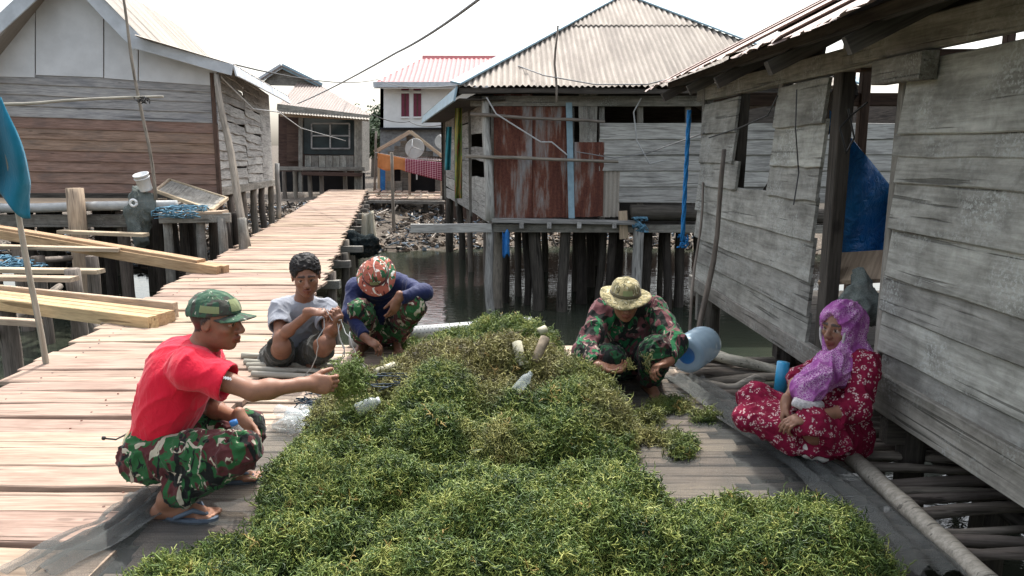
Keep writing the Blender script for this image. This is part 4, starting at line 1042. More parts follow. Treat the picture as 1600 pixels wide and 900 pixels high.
# peaked cap
def peaked_cap(root, Lh, Rh, m, patch):
    s = SDF(); Rn = np.array(Rh)
    s.ell(Lh(-.010, 0, .045), [.108, .089, .082], Rn, .02); s.ell(Lh(-.02, 0, .02), [.103, .088, .05], Rn, .02); s.half(Lh(0, 0, .030), -(Rh @ Vector((-.14, 0, 1))), .003)
    c = sdfobj('cap', s, .005, m, root, None, .003, None, 30)
    mb = MB(); n = 22; rows_ = 6; vs = []; fs = []
    for lay in (0, 1):
        for j in range(rows_ + 1):
            for i in range(n + 1):
                a = math.radians(-72 + 144 * i / n); t = j / rows_
                r0 = Vector((.088 * math.cos(a) - .004, .084 * math.sin(a), 0)); r1 = Vector((.088 * math.cos(a) + .078 * max(0, math.cos(a)) ** .7 , .088 * math.sin(a), 0))
                p = r0.lerp(r1, t); z = .044 - .024 * (abs(math.sin(a)) ** 2) - .006 * t - .004 * lay
                vs.append(Lh(p.x, p.y, z))
    W_n = (n + 1); Lr = W_n * (rows_ + 1)
    for j in range(rows_):
        for i in range(n):
            q = j * W_n + i; fs.append((q, q + 1, q + W_n + 1, q + W_n)); fs.append((q + Lr, q + W_n + Lr, q + W_n + 1 + Lr, q + 1 + Lr))
    for i in range(n):
        q = rows_ * W_n + i; fs.append((q, q + 1, q + 1 + Lr, q + Lr))
    mb.add(vs, fs); mb.build('brim', m, c, True)
    def stick(nm, aa, bb):                                # a patch curved on the crown
        vs = []; fs = []
        for i in range(7):
            for j in range(5):
                a = math.radians(aa[0] + (aa[1] - aa[0]) * i / 6); e = math.radians(bb[0] + (bb[1] - bb[0]) * j / 4)
                vs.append(Lh(-.010 + .1115 * math.cos(e) * math.cos(a), .0925 * math.cos(e) * math.sin(a), .045 + .0855 * math.sin(e)))
        for i in range(6):
            for j in range(4): fs.append((i * 5 + j, i * 5 + 5 + j, i * 5 + 6 + j, i * 5 + 1 + j))
        meshobj(nm, vs, fs, patch, None, c, True)
    stick('patch', (-100, -58), (3, 22)); stick('patch', (-30, 8), (8, 42))
peaked_cap(pr, Lh, Rh, M['camo_cap'], M['patch'])
# small white sleeve mark
q = Vector(J['shR']).lerp(J['elR'], .48) + Vector((.035, -.066, .028)); mb = MB()
for i in range(4): mb.bar(q + Vector((.009 * i, -.001, -.002 * i + .0)), q + Vector((.009 * i + .006, -.001, -.002 * i + .003)), .012, .002, (0, -1, .4))
mb.build('sleeve_mark', M['white_plastic'], shirt)
def sandal(root, an, d, m):
    d = Vector(d); d.z = 0; d.normalize(); sd_ = d.cross(Vector((0, 0, 1))); c = Vector((an.x, an.y, 0)); vs = []; n = 20
    for z in (.004, .024):
        for i in range(n):
            a = 2 * math.pi * i / n; l = math.cos(a); wd_ = math.sin(a); ww = .040 + .012 * l
            p = c + d * (.075 + .135 * l) + sd_ * (ww * wd_); vs.append((p.x, p.y, z))
    fs = [tuple(range(n - 1, -1, -1)), tuple(range(n, 2 * n))] + [(i, (i + 1) % n, (i + 1) % n + n, i + n) for i in range(n)]
    o = meshobj('sandal', vs, fs, m, None, root)
    mb = MB(); t = c + d * .165 + Vector((0, 0, .03))
    for sg in (-1, 1): mb.tube([t, c + d * .12 + sd_ * .032 * sg + Vector((0, 0, .062)), c + d * .045 + sd_ * .046 * sg + Vector((0, 0, .03))], [.006, .011, .010], 6)
    mb.build('strap', m, o, True)
M['sandal'] = plain('grey blue rubber', (.10, .13, .17), .7, .1, 20)
sandal(pr, J['anR'], (1, -.1, 0), M['sandal']); sandal(pr, J['anL'], (1, .1, 0), M['sandal'])
RED = J

# ---- man in the grey shirt
pg = person(P(455, 590), 'man in pale grey T-shirt squatting bareheaded, untangling a line')
J = dict(hip=D(452, 562, 5.32), neck=D(474, 474, 5.17), shR=D(438, 484, 5.13), shL=D(510, 484, 5.22), elR=D(437, 528, 4.93), wrR=D(486, 487, 4.80),
         elL=D(514, 522, 5.02), wrL=D(528, 508, 4.80), knR=D(440, 541, 4.93), knL=D(510, 537, 4.93), head=D(478, 431, 5.06), hf=(.28, -1, -.22), hu=(0, -.2, 1))
J['anR'] = P(440, 586) + Vector((0, 0, .09)); J['toR'] = J['anR'] + Vector((.02, -.2, -.082)); J['anL'] = P(486, 583) + Vector((0, 0, .09)); J['toL'] = J['anL'] + Vector((.08, -.2, -.082))
at, fw, up, R, Lh, Rh = body(pg, J, M['skin_b'], .0052, {'R': dict(d=(1, -.1, -.02), n=(.1, .4, -1), curl=(.6, .65, .7, .8), thumb=.3, tc=.7), 'L': dict(d=(.15, -.5, .6), n=(-.7, .5, .4), curl=(1.0, 1.0, 1.0, 1.0), thumb=.3, tc=.8)}, False, bend=.02, hs=1.12)
s = SDF(); torso(s, J['hip'], J['neck'], J['shL'], J['shR'], .018, .98, bend=.03)
for q in 'LR': sleeve(s, J, q, .62, .070, .080)
s.half(at(0, .0), -up, .006); s.ell(Lh(-.01, 0, -.10), [.072, .064, .055], np.array(R), .012, 0, 's')
for q in 'LR': s.cap(Vector(J['sh' + q]).lerp(J['el' + q], .50), Vector(J['sh' + q]).lerp(J['el' + q], .95), .063, .067, .006, 0, 's')
sdfobj('shirt', s, .0068, M['greyshirt'], pg, None, .008, (0, 0, 1), 14)
trousers(pg, J, M['shorts'], .0072, .86, .11, .092, 0, at, up, .10, .009, 'shorts')
s = SDF(); Rn = np.array(Rh); s.ell(Lh(-.016, 0, .048), [.119, .098, .096], Rn, .01); s.ell(Lh(-.05, 0, .0), [.083, .095, .066], Rn, .02)
s.ell(Lh(.095, 0, -.005), [.075, .078, .083], Rn, .012, 0, 's'); s.half(Lh(0, 0, -.035), -(Rh @ Vector((.3, 0, 1))), .01)
for y_ in (-1, 1): s.ell(Lh(.0, y_ * .085, -.012), [.024, .02, .036], Rn, .006, 0, 's')
sdfobj('hair', s, .005, M['hair'], pg, None, .007, None, 46)

# ---- man in the navy shirt
pb = person(P(595, 545), 'man in navy long sleeves and red camouflage bucket hat, bent over at the pipe')
J = dict(hip=D(594, 515, 5.86), neck=D(589, 441, 5.52), shR=D(556, 451, 5.55), shL=D(622, 442, 5.57), elR=D(546, 493, 5.38), wrR=D(572, 529, 5.22),
         elL=D(663, 457, 5.38), wrL=D(622, 466, 5.24), knR=D(563, 486, 5.36), knL=D(647, 477, 5.34), head=D(588, 432, 5.34), hf=(.05, -.62, -.78), hu=(0, -.75, .6))
J['anR'] = P(567, 548) + Vector((0, 0, .09)); J['toR'] = J['anR'] + Vector((-.02, -.2, -.082)); J['anL'] = P(620, 545) + Vector((0, 0, .09)); J['toL'] = J['anL'] + Vector((.05, -.2, -.082))
at, fw, up, R, Lh, Rh = body(pb, J, M['skin_b'], .0056, {'R': dict(d=(.85, -.2, -.5), n=(.1, .3, -1), curl=(.5, .55, .6, .65), thumb=.4), 'L': dict(d=(-.35, -.1, -1), n=(-.5, .6, 0), curl=(.35, .4, .45, .5), thumb=.3)}, True, bend=.03)
s = SDF(); torso(s, J['hip'], J['neck'], J['shL'], J['shR'], .016, .98, bend=.04)
for q in 'LR': sleeve(s, J, q, 1.88, .064, .044)
s.half(at(0, .0), -up, .006); s.ell(Lh(-.01, 0, -.10), [.07, .062, .05], np.array(Rh), .012, 0, 's')
sdfobj('shirt', s, .007, M['navy'], pb, None, .007, (0, .3, 1), 14)
trousers(pb, J, M['camo_trouser'], .0075, 1.86, .105, .085, .070, at, up, .085, .011)
def hat(root, Lh, Rh, m, brim=.075, droop=.028, tilt=-.1, cz=.035, band=None, seed=0, cr=.094, ch_=.085):
    Mx = Matrix.Translation(Lh(-.008, 0, cz)) @ (Rh @ Matrix.Rotation(tilt, 3, 'Y')).to_4x4() @ Matrix.Diagonal((1.08, .92, 1, 1))
    r0 = cr + .006
    prof = [(r0 - .004, -.004), (r0, .004), (cr + .002, .03), (cr - .004, .055), (cr - .016, ch_ - .012), (cr - .035, ch_ - .002), (.03, ch_ + .003), (.001, ch_ + .004)]
    def wob(i, a, r, z): return r * (1 + .02 * mnoise.noise((math.cos(a) * 2, math.sin(a) * 2, i + seed))), z + .004 * mnoise.noise((math.cos(a) * 2.5, math.sin(a) * 2.5, i * .5 + 7 + seed))
    mb = MB(); mb.lathe(prof, Mx, 36, wob); c = mb.build('hat', m, root, True)
    bp = [(r0 - .002, .004)] + [(r0 + brim * t, .004 - droop * t ** 1.3) for t in (.2, .4, .6, .8, 1)] + [(r0 + brim * t, -.002 - droop * t ** 1.3) for t in (1, .7, .35, .05)]
    def wob2(i, a, r, z):
        t = (r - r0) / brim; return r, z + t * (.014 * math.sin(2 * a + .6 + seed) + .010 * mnoise.noise((math.cos(a) * 1.6, math.sin(a) * 1.6, seed)))
    mb = MB(); mb.lathe(bp, Mx, 44, wob2); mb.build('brim', m, c, True)
    if band:
        mb = MB(); mb.lathe([(r0 + .0005, .004), (r0 + .0035, .006), (cr + .006, .022), (cr + .002, .023)], Mx, 36); mb.build('hat_band', band, c, True)
        for a0, a1 in ((-.35, .3),):
            vs = []; fs = []
            for i in range(6):
                for z, rr in ((.024, cr + .007), (.055, cr + .001)):
                    a = a0 + (a1 - a0) * i / 5; vs.append(Mx @ Vector((rr * math.cos(a), rr * math.sin(a), z)))
            for i in range(5): fs.append((2 * i, 2 * i + 2, 2 * i + 3, 2 * i + 1))
            meshobj('patch', vs, fs, M['patch'], None, c, True)
    return c
M['band_dark'] = fabric('dark olive webbing', (.10, .085, .05), .1); M['band_maroon'] = fabric('maroon webbing', (.09, .03, .03), .1)
hat(pb, Lh, Rh, M['camo_hat'], .05, .035, .0, .03, M['band_maroon'], 3)

# ---- man in the camouflage jacket
pc = person(P(985, 600), 'man in camouflage jacket and tan bucket hat squatting, inspecting seaweed sprigs')
J = dict(hip=D(985, 562, 5.0), neck=D(979, 489, 4.76), shR=D(942, 490, 4.78), shL=D(1021, 482, 4.80), elR=D(912, 549, 4.55), wrR=D(940, 573, 4.38),
         elL=D(1053, 537, 4.55), wrL=D(1042, 566, 4.40), knR=D(950, 562, 4.48), knL=D(1027, 549, 4.48), head=D(977, 469, 4.60), hf=(.0, -.96, -.28), hu=(0, -.25, .95))
J['anR'] = P(948, 606) + Vector((0, 0, .09)); J['toR'] = J['anR'] + Vector((-.03, -.2, -.082)); J['anL'] = P(1014, 612) + Vector((0, 0, .09)); J['toL'] = J['anL'] + Vector((.03, -.2, -.082))
at, fw, up, R, Lh, Rh = body(pc, J, M['skin_a'], .0052, {'R': dict(d=(1, -.15, -.15), n=(.1, -.5, 1), curl=(.5, .55, .6, .65), thumb=.45), 'L': dict(d=(-.75, -.45, -.15), n=(.1, -.3, -1), curl=(.7, .75, .8, .85), thumb=.3, tc=.7)}, True, bend=.02)
s = SDF(); torso(s, J['hip'], J['neck'], J['shL'], J['shR'], .028, .98, bend=.03)
for q in 'LR': sleeve(s, J, q, 1.80, .078, .060)
s.half(at(0, -.05), -up, .006); s.ell(Lh(.03, 0, -.10), [.07, .055, .05], np.array(Rh), .012, 0, 's')
jk = sdfobj('jacket', s, .0066, M['camo_jacket'], pc, None, .012, (.2, .2, 1), 14)
s = SDF(); 
for sg in (-1, 1): s.ell(J['neck'] + fw * .06 + Vector((sg * .035, -.01, .0)), [.035, .02, .03], np.array(R), .01); s.cap(J['neck'] + Vector((sg * .062, .0, .012)), J['neck'] + fw * .055 + Vector((sg * .03, 0, -.012)), .016, .012, .01)
sdfobj('collar', s, .005, M['camo_jacket'], jk)
trousers(pc, J, M['camo_dark'], .0072, 1.88, .11, .09, .075, at, up, .085, .013)
hat(pc, Lh, Rh, M['camo_tan'], .068, .020, -.06, .044, M['band_dark'], 11)
CAM = J

# ---- woman in the flowered dress
pw = person(P(1280, 700), 'woman in crimson flowered dress and purple headscarf sitting against the grey house')
J = dict(hip=D(1312, 676, 3.74), neck=D(1328, 558, 3.74), shL=D(1350, 574, 3.57), shR=D(1304, 566, 3.90), elL=D(1338, 640, 3.46), wrL=D(1266, 652, 3.40),
         elR=D(1250, 592, 3.80), wrR=D(1228, 630, 3.52), knL=D(1268, 662, 3.42), knR=D(1180, 624, 3.86), head=D(1315, 511, 3.72), hf=(-.86, -.5, -.06), hu=(.05, 0, 1), hipw=(-.1, 1, 0))
J['anL'] = D(1285, 706, 3.5); J['anR'] = D(1225, 690, 3.66); J['toL'] = J['anL'] + Vector((-.1, -.02, -.05)); J['toR'] = J['anR'] + Vector((.1, -.02, -.05))
at, fw, up, R, Lh, Rh = body(pw, J, M['skin_c'], .0048, {'R': dict(d=(-.25, -.35, -1), n=(.5, -.1, .3), curl=(.35, .4, .45, .5), thumb=.3, sc=.92), 'L': dict(d=(-1, -.1, -.15), n=(0, .3, -1), curl=(.4, .45, .5, .55), thumb=.3, sc=.92)}, True, True, .97, .93, False)
s = SDF(); torso(s, J['hip'], J['neck'], J['shL'], J['shR'], .010, .98)
sleeve(s, J, 'L', 1.42, .066, .060); sleeve(s, J, 'R', 1.2, .06, .06)
hip = Vector(J['hip']); s.ell(hip + Vector((0, 0, -.01)), [.155, .165, .12], None, .06)
for q, an in (('L', J['anL']), ('R', J['anR'])):
    kn = Vector(J['kn' + q]); s.cap(hip + Vector((0, -.09 if q == 'L' else .09, 0)), kn, .095, .070, .05); s.cap(kn, Vector(an) + Vector((0, 0, .02)), .070, .065, .05)
s.cap(J['knR'], D(1165, 650, 3.75), .068, .055, .05); s.cap(D(1165, 652, 3.72), D(1240, 690, 3.52), .055, .055, .06); s.cap(D(1240, 690, 3.52), D(1265, 700, 3.46), .07, .03, .05); s.cap(J['knL'], D(1312, 690, 3.45), .068, .05, .05)
s.ell(D(1235, 655, 3.62), [.19, .15, .06], None, .07)
s.ell(D(1266, 700, 3.37), [.05, .10, .07], None, .015, 0, 's')
sdfobj('dress', s, .0066, M['floral'], pw, None, .012, (-.5, 0, .6), 15)
s = SDF(); s.cap(D(1276, 672, 3.47), D(1262, 704, 3.47), .022, .034, .03); s.cap(D(1280, 676, 3.48), D(1284, 712, 3.48), .022, .030, .04); s.cap(D(1262, 706, 3.48), D(1286, 714, 3.48), .026, .024, .03)
sdfobj('underskirt', s, .006, M['whitecloth'], pw, None, .006, (0, 0, 1), 16)
# headscarf with the face opening
s = SDF(); Rn = np.array(Rh); s.ell(Lh(-.016, 0, .03), [.118, .098, .108], Rn, .02); s.ell(Lh(-.03, 0, -.05), [.10, .088, .10], Rn, .04)
s.cap(Lh(0, 0, -.10), J['neck'] + Vector((0, 0, -.02)), .085, .11, .05); s.ell(J['neck'] + Vector((-.03, 0, -.075)), [.135, .16, .075], None, .05)
s.cap(D(1305, 570, 3.62), D(1256, 606, 3.52), .085, .062, .05); s.cap(D(1285, 590, 3.52), D(1262, 622, 3.48), .06, .045, .04); s.cap(D(1345, 560, 3.66), D(1320, 585, 3.58), .06, .05, .05)
s.ell(Lh(.108, 0, -.018), [.068, .066, .104], Rn, .012, 0, 's')
s.half(Vector((0, 0, D(1255, 632, 3.5).z)), (0, 0, -1), .004)
sc_ = sdfobj('headscarf', s, .0056, M['scarf'], pw, None, .009, (-.55, 0, -.75), 22)
# white lace edge round the face and along the hem
mb = MB(); pts = []
for i in range(25):
    a = math.radians(-150 + 300 * i / 24); pts.append(Lh(.072 - .012 * abs(math.cos(a)) + .016 * math.cos(a) * -1, .070 * math.sin(a), -.016 + .112 * math.cos(a)))
M['lace'] = plain('white lace', (.66, .62, .64), .9, .2, 90, .004)
mb.tube(pts, [.006 + .007 * math.exp(-((i - 12) / 5) ** 2) for i in range(25)], 8); mb.build('lace_edge', M['lace'], sc_, True)
mb = MB(); a = D(1240, 627, 3.43); b = D(1284, 632, 3.45); mb.tube([a, a.lerp(b, .33) + Vector((0, -.012, -.012)), a.lerp(b, .66) + Vector((0, -.01, -.014)), b], [.022, .026, .026, .02], 8); mb.build('lace_edge', M['lace'], sc_, True)
# ================================================================ SEAWEED
def poly_dist(poly, x, y):
    ins = False; dm = 1e9; n = len(poly)
    for i in range(n):
        x0, y0 = poly[i]; x1, y1 = poly[(i + 1) % n]
        if (y0 > y) != (y1 > y) and x < (x1 - x0) * (y - y0) / (y1 - y0) + x0: ins = not ins
        dx, dy = x1 - x0, y1 - y0; t = max(0, min(1, ((x - x0) * dx + (y - y0) * dy) / (dx * dx + dy * dy)))
        dm = min(dm, math.hypot(x - x0 - dx * t, y - y0 - dy * t))
    return dm if ins else -dm
def gp(*pts): return [tuple(P(x, y, 0).xy) for x, y in pts]
HEAP = gp((130, 985), (250, 905), (400, 848), (408, 795), (430, 745), (480, 705), (500, 655), (545, 628), (590, 600), (640, 570), (700, 552), (735, 556), (868, 556), (890, 606), (935, 655), (985, 672), (1000, 690), (985, 730), (985, 765), (992, 806), (1060, 822), (1180, 820), (1275, 832), (1335, 862), (1385, 910), (1440, 985))
PUFF = [(random.uniform(-1.7, 1.7), random.uniform(2.15, 5.8), random.uniform(.06, .19)) for _ in range(330)]
BUMPS = [(0, 4.15, .62, .45, .17), (D(825, 520, 5.35).x, 5.30, .40, .26, .20), (D(765, 540, 5.4).x, 5.3, .30, .26, .05), (-.4, 4.7, .5, .4, .06), (-.1, 4.2, .8, .5, .08), (-.55, 3.7, .6, .4, .06), (.2, 3.6, .5, .35, .06), (-.95, 3.1, .4, .3, .05), (.9, 2.9, .5, .25, .05), (-.2, 2.8, .6, .25, .04), (.3, 2.5, .9, .25, .05)]
def heap_z(x, y):
    d = poly_dist(HEAP, x, y) + .05 * mnoise.noise((x * 7, y * 7, 3)) + .03 * mnoise.noise((x * 17, y * 17, 3))
    if d < -.01: return None
    e = min(1.0, max(0.0, d) / .20); e = e * (2 - e)
    h = .045 + sum(a * math.exp(-((x - bx) / sx) ** 2 - ((y - by) / sy) ** 2) for bx, by, sx, sy, a in BUMPS)
    h *= 1 - .95 * math.exp(-((y - 3.22 - .06 * math.sin(x * 5)) / .12) ** 2) * min(1, max(0, (x + 1.0) / .4))
    h += max([0] + [math.sqrt(max(0, r * r - (x - a) ** 2 - (y - b) ** 2)) * 1.1 - r * .22 for a, b, r in PUFF if abs(x - a) < r and abs(y - b) < r])
    h += .04 * mnoise.noise((x * 3.2, y * 3.2, 1)) + .03 * mnoise.noise((x * 9, y * 9, 2)) - .02
    return max(.004, h * e)
def puff(x, y): return max([0] + [math.sqrt(max(0, r * r - (x - a) ** 2 - (y - b) ** 2)) / r for a, b, r in PUFF if abs(x - a) < r and abs(y - b) < r])
hv = []; hf = []; idx = {}; st_ = .032
x0, x1, y0, y1 = -1.75, 1.75, 2.15, 6.0
nx_ = int((x1 - x0) / st_); ny_ = int((y1 - y0) / st_)
for j in range(ny_ + 1):
    for i in range(nx_ + 1):
        x = x0 + i * st_; y = y0 + j * st_; z = heap_z(x, y)
        if z is not None: idx[i, j] = len(hv); hv.append((x, y, z))
for j in range(ny_):
    for i in range(nx_):
        q = [(i, j), (i + 1, j), (i + 1, j + 1), (i, j + 1)]
        if all(a in idx for a in q): hf.append(tuple(idx[a] for a in q))
for (px, py, r) in ((1020, 690, .09), (1060, 700, .07), (1050, 642, .10), (1100, 660, .05), (1065, 715, .05), (665, 530, .12), (640, 545, .09), (1010, 660, .07)):   # stray clumps
    c = P(px, py); b = len(hv); hv.append((c.x, c.y, .045))
    for a in range(9): hv.append((c.x + r * (1 + .4 * random.random()) * math.cos(a * .698), c.y + r * .8 * math.sin(a * .698), .004))
    for a in range(9): hf.append((b, b + 1 + a, b + 1 + (a + 1) % 9))
k = NT('seaweed'); gpz = k.n('NewGeometry', 0); big = k.noise(gpz, 1.5, 4, .6); mid = k.noise(gpz, 6, 4, .65)
rnd = k.n('ObjectInfo', 5)
green = k.ramp(k.math('ADD', k.math('MULTIPLY', mid, .6), k.math('MULTIPLY', rnd, .4)), [(.25, (.024, .044, .015)), (.42, (.078, .128, .029)), (.57, (.16, .21, .046)), (.76, (.33, .34, .09))])
olive = k.ramp(k.math('ADD', k.math('MULTIPLY', mid, .6), k.math('MULTIPLY', rnd, .4)), [(.25, (.055, .045, .022)), (.42, (.14, .125, .045)), (.58, (.23, .215, .07)), (.76, (.34, .31, .12))])
sy_ = k.n('SeparateXYZ', 1, Vector=gpz)
band = k.ramp(k.math('ADD', k.math('MULTIPLY', k.math('ABSOLUTE', k.math('SUBTRACT', sy_, 4.35)), -.42), k.math('ADD', .62, k.math('MULTIPLY', k.math('SUBTRACT', big, .5), 1.6))), [(.30, 0.0), (.62, 1.0)])   # drier, browner weed lies in the middle
sc = k.mix(band, green, olive)
sc = k.mix(k.math('MULTIPLY', k.math('GREATER_THAN', rnd, .992), .6), sc, (.36, .20, .07))
M['seaweed'] = k.finish(sc, .5, None, .35, **{'Subsurface Weight': .0})
M['weedbase'] = plain('weed base with crevice shade', (.020, .026, .011), .9, .3, 25, .02)  # near-black base paints in the shade of crevices between clumps
def sprig(seed, nb=7, ln=.062):
    r = random.Random(seed); mb = MB()
    def branch(p, d, l, rad, depth):
        pts = [p]; rr = [rad]; q = p.copy(); dd = d.copy(); n = 3
        for i in range(n):
            dd = (dd + Vector((r.gauss(0, .5), r.gauss(0, .5), r.gauss(0, .45)))).normalized(); q = q + dd * l / n; pts.append(q.copy()); rr.append(rad * (1 - .6 * (i + 1) / n))
            if depth < 2 and r.random() < .95:
                side = dd.orthogonal().normalized(); side.rotate(Matrix.Rotation(r.uniform(0, 6.28), 3, dd)); branch(q.copy(), (dd * .5 + side).normalized(), l * r.uniform(.5, .75), rad * .8, depth + 1)
        mb.tube(pts, rr, 3, False)
    for i in range(2): branch(Vector((0, 0, 0)), Vector((r.gauss(0, .8), r.gauss(0, .8), r.uniform(.1, .8))).normalized(), ln * r.uniform(.8, 1.25), .0044, 0)
    me = bpy.data.meshes.new('sprig'); me.from_pydata([tuple(v) for v in mb.v], [], mb.f); me.shade_smooth(); me.materials.append(M['seaweed']); return me
SPR = [sprig(100 + i) for i in range(9)]
scol = bpy.data.collections.new('seaweed sprigs')
for i, me in enumerate(SPR): scol.objects.link(bpy.data.objects.new('sprig', me))
def scatter(name, dens, seed, smin, smax):
    g = bpy.data.node_groups.new(name, 'GeometryNodeTree'); g.interface.new_socket('Geometry', in_out='INPUT', socket_type='NodeSocketGeometry'); g.interface.new_socket('Geometry', in_out='OUTPUT', socket_type='NodeSocketGeometry')
    N = g.nodes.new; Lk = g.links.new; gi = N('NodeGroupInput'); go = N('NodeGroupOutput')
    dp = N('GeometryNodeDistributePointsOnFaces'); na = N('GeometryNodeInputNamedAttribute'); na.data_type = 'FLOAT'; na.inputs[0].default_value = 'dens'; mm = N('ShaderNodeMath'); mm.operation = 'MULTIPLY'; mm.inputs[1].default_value = dens; Lk(na.outputs[0], mm.inputs[0]); Lk(mm.outputs[0], dp.inputs['Density']); dp.inputs['Seed'].default_value = seed
    ci = N('GeometryNodeCollectionInfo'); ci.inputs['Collection'].default_value = scol; ci.inputs['Separate Children'].default_value = True; ci.inputs['Reset Children'].default_value = True
    ip = N('GeometryNodeInstanceOnPoints'); ip.inputs['Pick Instance'].default_value = True
    rv = N('FunctionNodeRandomValue'); rv.data_type = 'FLOAT_VECTOR'; rv.inputs[0].default_value = (-.7, -.7, 0); rv.inputs[1].default_value = (.7, .7, 6.28)
    rs = N('FunctionNodeRandomValue'); rs.data_type = 'FLOAT'; rs.inputs[2].default_value = smin; rs.inputs[3].default_value = smax
    jn = N('GeometryNodeJoinGeometry')
    Lk(gi.outputs[0], dp.inputs['Mesh']); Lk(dp.outputs['Points'], ip.inputs['Points']); Lk(ci.outputs[0], ip.inputs['Instance'])
    Lk(rv.outputs[0], ip.inputs['Rotation']); Lk(rs.outputs[1], ip.inputs['Scale']); Lk(gi.outputs[0], jn.inputs[0]); Lk(ip.outputs[0], jn.inputs[0]); Lk(jn.outputs[0], go.inputs[0])
    return g
heap = meshobj('seaweed_heap', hv, hf, M['weedbase'], None, None, True)
at_ = heap.data.attributes.new('dens', 'FLOAT', 'POINT'); at_.data.foreach_set('value', [min(1.0, .22 + 1.1 * puff(v.co.x, v.co.y)) if v.co.z > .02 else .8 for v in heap.data.vertices])
tag(heap, 'heap of green and olive seaweed spread over the platform', 'seaweed', kind='stuff')
md = heap.modifiers.new('weed', 'NODES'); md.node_group = scatter('weed scatter', 8800, 3, .35, 1.05)
# handful in the red-shirted man's hand, sprigs in the other man's fingers
def bunch(name, c, rad, n, label, cat, sc=.9, flat=1.0):
    mb = MB(); r = random.Random(n + int(c[0] * 100))
    for i in range(n):
        me = SPR[r.randrange(9)]; d = Vector((r.gauss(0, 1), r.gauss(0, 1), r.gauss(0, 1))); d = d.normalized() * rad * r.random() ** .5; d.z *= flat
        Mx = Matrix.Translation(Vector(c) + d) @ Matrix.Rotation(r.uniform(0, 6.28), 4, 'Z') @ Matrix.Rotation(r.uniform(0, 3.1), 4, 'X') @ Matrix.Scale(sc * r.uniform(.7, 1.2), 4)
        mb.add([Mx @ v.co for v in me.vertices], [tuple(p.vertices) for p in me.polygons])
    return tag(centred(mb.build(name, M['seaweed'], None, True)), label, cat)
bunch('seaweed_bunch', D(545, 594, 3.16), .075, 80, 'green seaweed bunch held out by the red shirted man', 'seaweed', .75, 1.2)
bunch('seaweed_sprig', D(981, 570, 4.33), .022, 5, 'small sprig on the open palm of the jacketed man', 'seaweed', .55)
bunch('seaweed_sprig', D(1012, 566, 4.33), .025, 6, 'small sprig pinched in the jacketed man\'s other hand', 'seaweed', .6, 1.6)

# ================================================================ NET on the platform
NETP = gp((20, 985), (75, 885), (190, 815), (245, 765), (370, 700), (470, 640), (640, 560), (1020, 560), (1075, 600), (1165, 655), (1215, 700), (1300, 745), (1400, 830), (1500, 985))
nv = []; nf = []; idx = {}; st_ = .035; x0, x1, y0, y1 = -2.0, 2.0, 2.1, 6.0
for j in range(int((y1 - y0) / st_) + 1):
    for i in range(int((x1 - x0) / st_) + 1):
        x = x0 + i * st_; y = y0 + j * st_; d = poly_dist(NETP, x, y)
        if d > -.02 + .02 * mnoise.noise((x * 6, y * 6, 0)):
            z = .012 + .012 * max(0, mnoise.noise((x * 9, y * 3, 5))); 
            if d < .22: z += (.03 * abs(mnoise.noise((x * 11 + y * 8, y * 2 - x * 2, 1))) + .01) * (1 - max(0, d) / .22)
            if xr(y) > x: z += .02
            idx[i, j] = len(nv); nv.append((x, y, z))
for (i, j) in list(idx):
    q = [(i, j), (i + 1, j), (i + 1, j + 1), (i, j + 1)]
    if all(a in idx for a in q): nf.append(tuple(idx[a] for a in q))
net = tag(centred(meshobj('fishing_net', nv, nf, M['net'], None, None, True)), 'dark fine fishing net spread under the seaweed across the platform', 'net')
for side, pts in (('l', [(40, 900), (110, 862), (190, 822), (235, 788), (258, 765)]), ('r', [(1068, 590), (1150, 648), (1205, 690), (1275, 735), (1345, 790), (1420, 860), (1470, 915)])):
    path = []
    for i in range(len(pts) - 1):
        for t in (0, .25, .5, .75): path.append(P(pts[i][0] + (pts[i + 1][0] - pts[i][0]) * t, pts[i][1] + (pts[i + 1][1] - pts[i][1]) * t, .03))
    vs = []; fs = []; nw = 14
    for i, p in enumerate(path):
        for k_ in range(nw):
            u = k_ / (nw - 1) - .5
            vs.append(p + Vector((u * (.26 + .08 * mnoise.noise((i * .3, 2, 0))) + .02 * mnoise.noise((i * .35, k_ * .4, 1)), .03 * mnoise.noise((i * .4, k_ * .5, 6)), (.022 * math.sin(k_ * 1.5 + i * .22) + .02 * mnoise.noise((i * .5, k_ * .7, 3)) + .024) * (1 - abs(u) * 1.2))))
    for i in range(len(path) - 1):
        for k_ in range(nw - 1): fs.append((i * nw + k_, i * nw + k_ + 1, (i + 1) * nw + k_ + 1, (i + 1) * nw + k_))
    meshobj('fold', vs, fs, M['netdense'], None, net, True)

# ================================================================ SAWN TIMBER across the walkway
def beam(a, b, wd, th, m, label, name='timber_beam', group='sawn timber lying by the walkway'):
    a = Vector(a); b = Vector(b); o = board(name, a, b, wd, th, (0, 0, 1), M[m], None, 4, .004, ends=.01); return tag(o, label, 'timber', group)
ue = P(342, 424, .06); ul = D(-90, 350, 11.3)
dn = (ul - ue).normalized(); sp = Vector((dn.y, -dn.x, 0)) * -1
sp = Vector((0.0, 1, 0))
beam(ue, ul, .10, .13, 'lumber', 'front yellow beam of the far pair, its end on the walkway')
beam(ue + sp * .12 + dn * -.06 + Vector((0, 0, .0)), ul + sp * .12, .10, .13, 'lumber', 'rear yellow beam of the far pair, its end on the walkway')
beam(ue + sp * .055 + dn * .3 + Vector((0, 0, .085)), ul + sp * .055 + Vector((0, 0, .085)), .15, .035, 'lumber', 'thin yellow board lying on top of the far pair of beams')
le = P(240, 505, .07); ll = D(-90, 462, 8.0)
dl = (ll - le).normalized()
beam(le, ll, .10, .12, 'lumber', 'front yellow beam of the near stack, ends on the walkway')
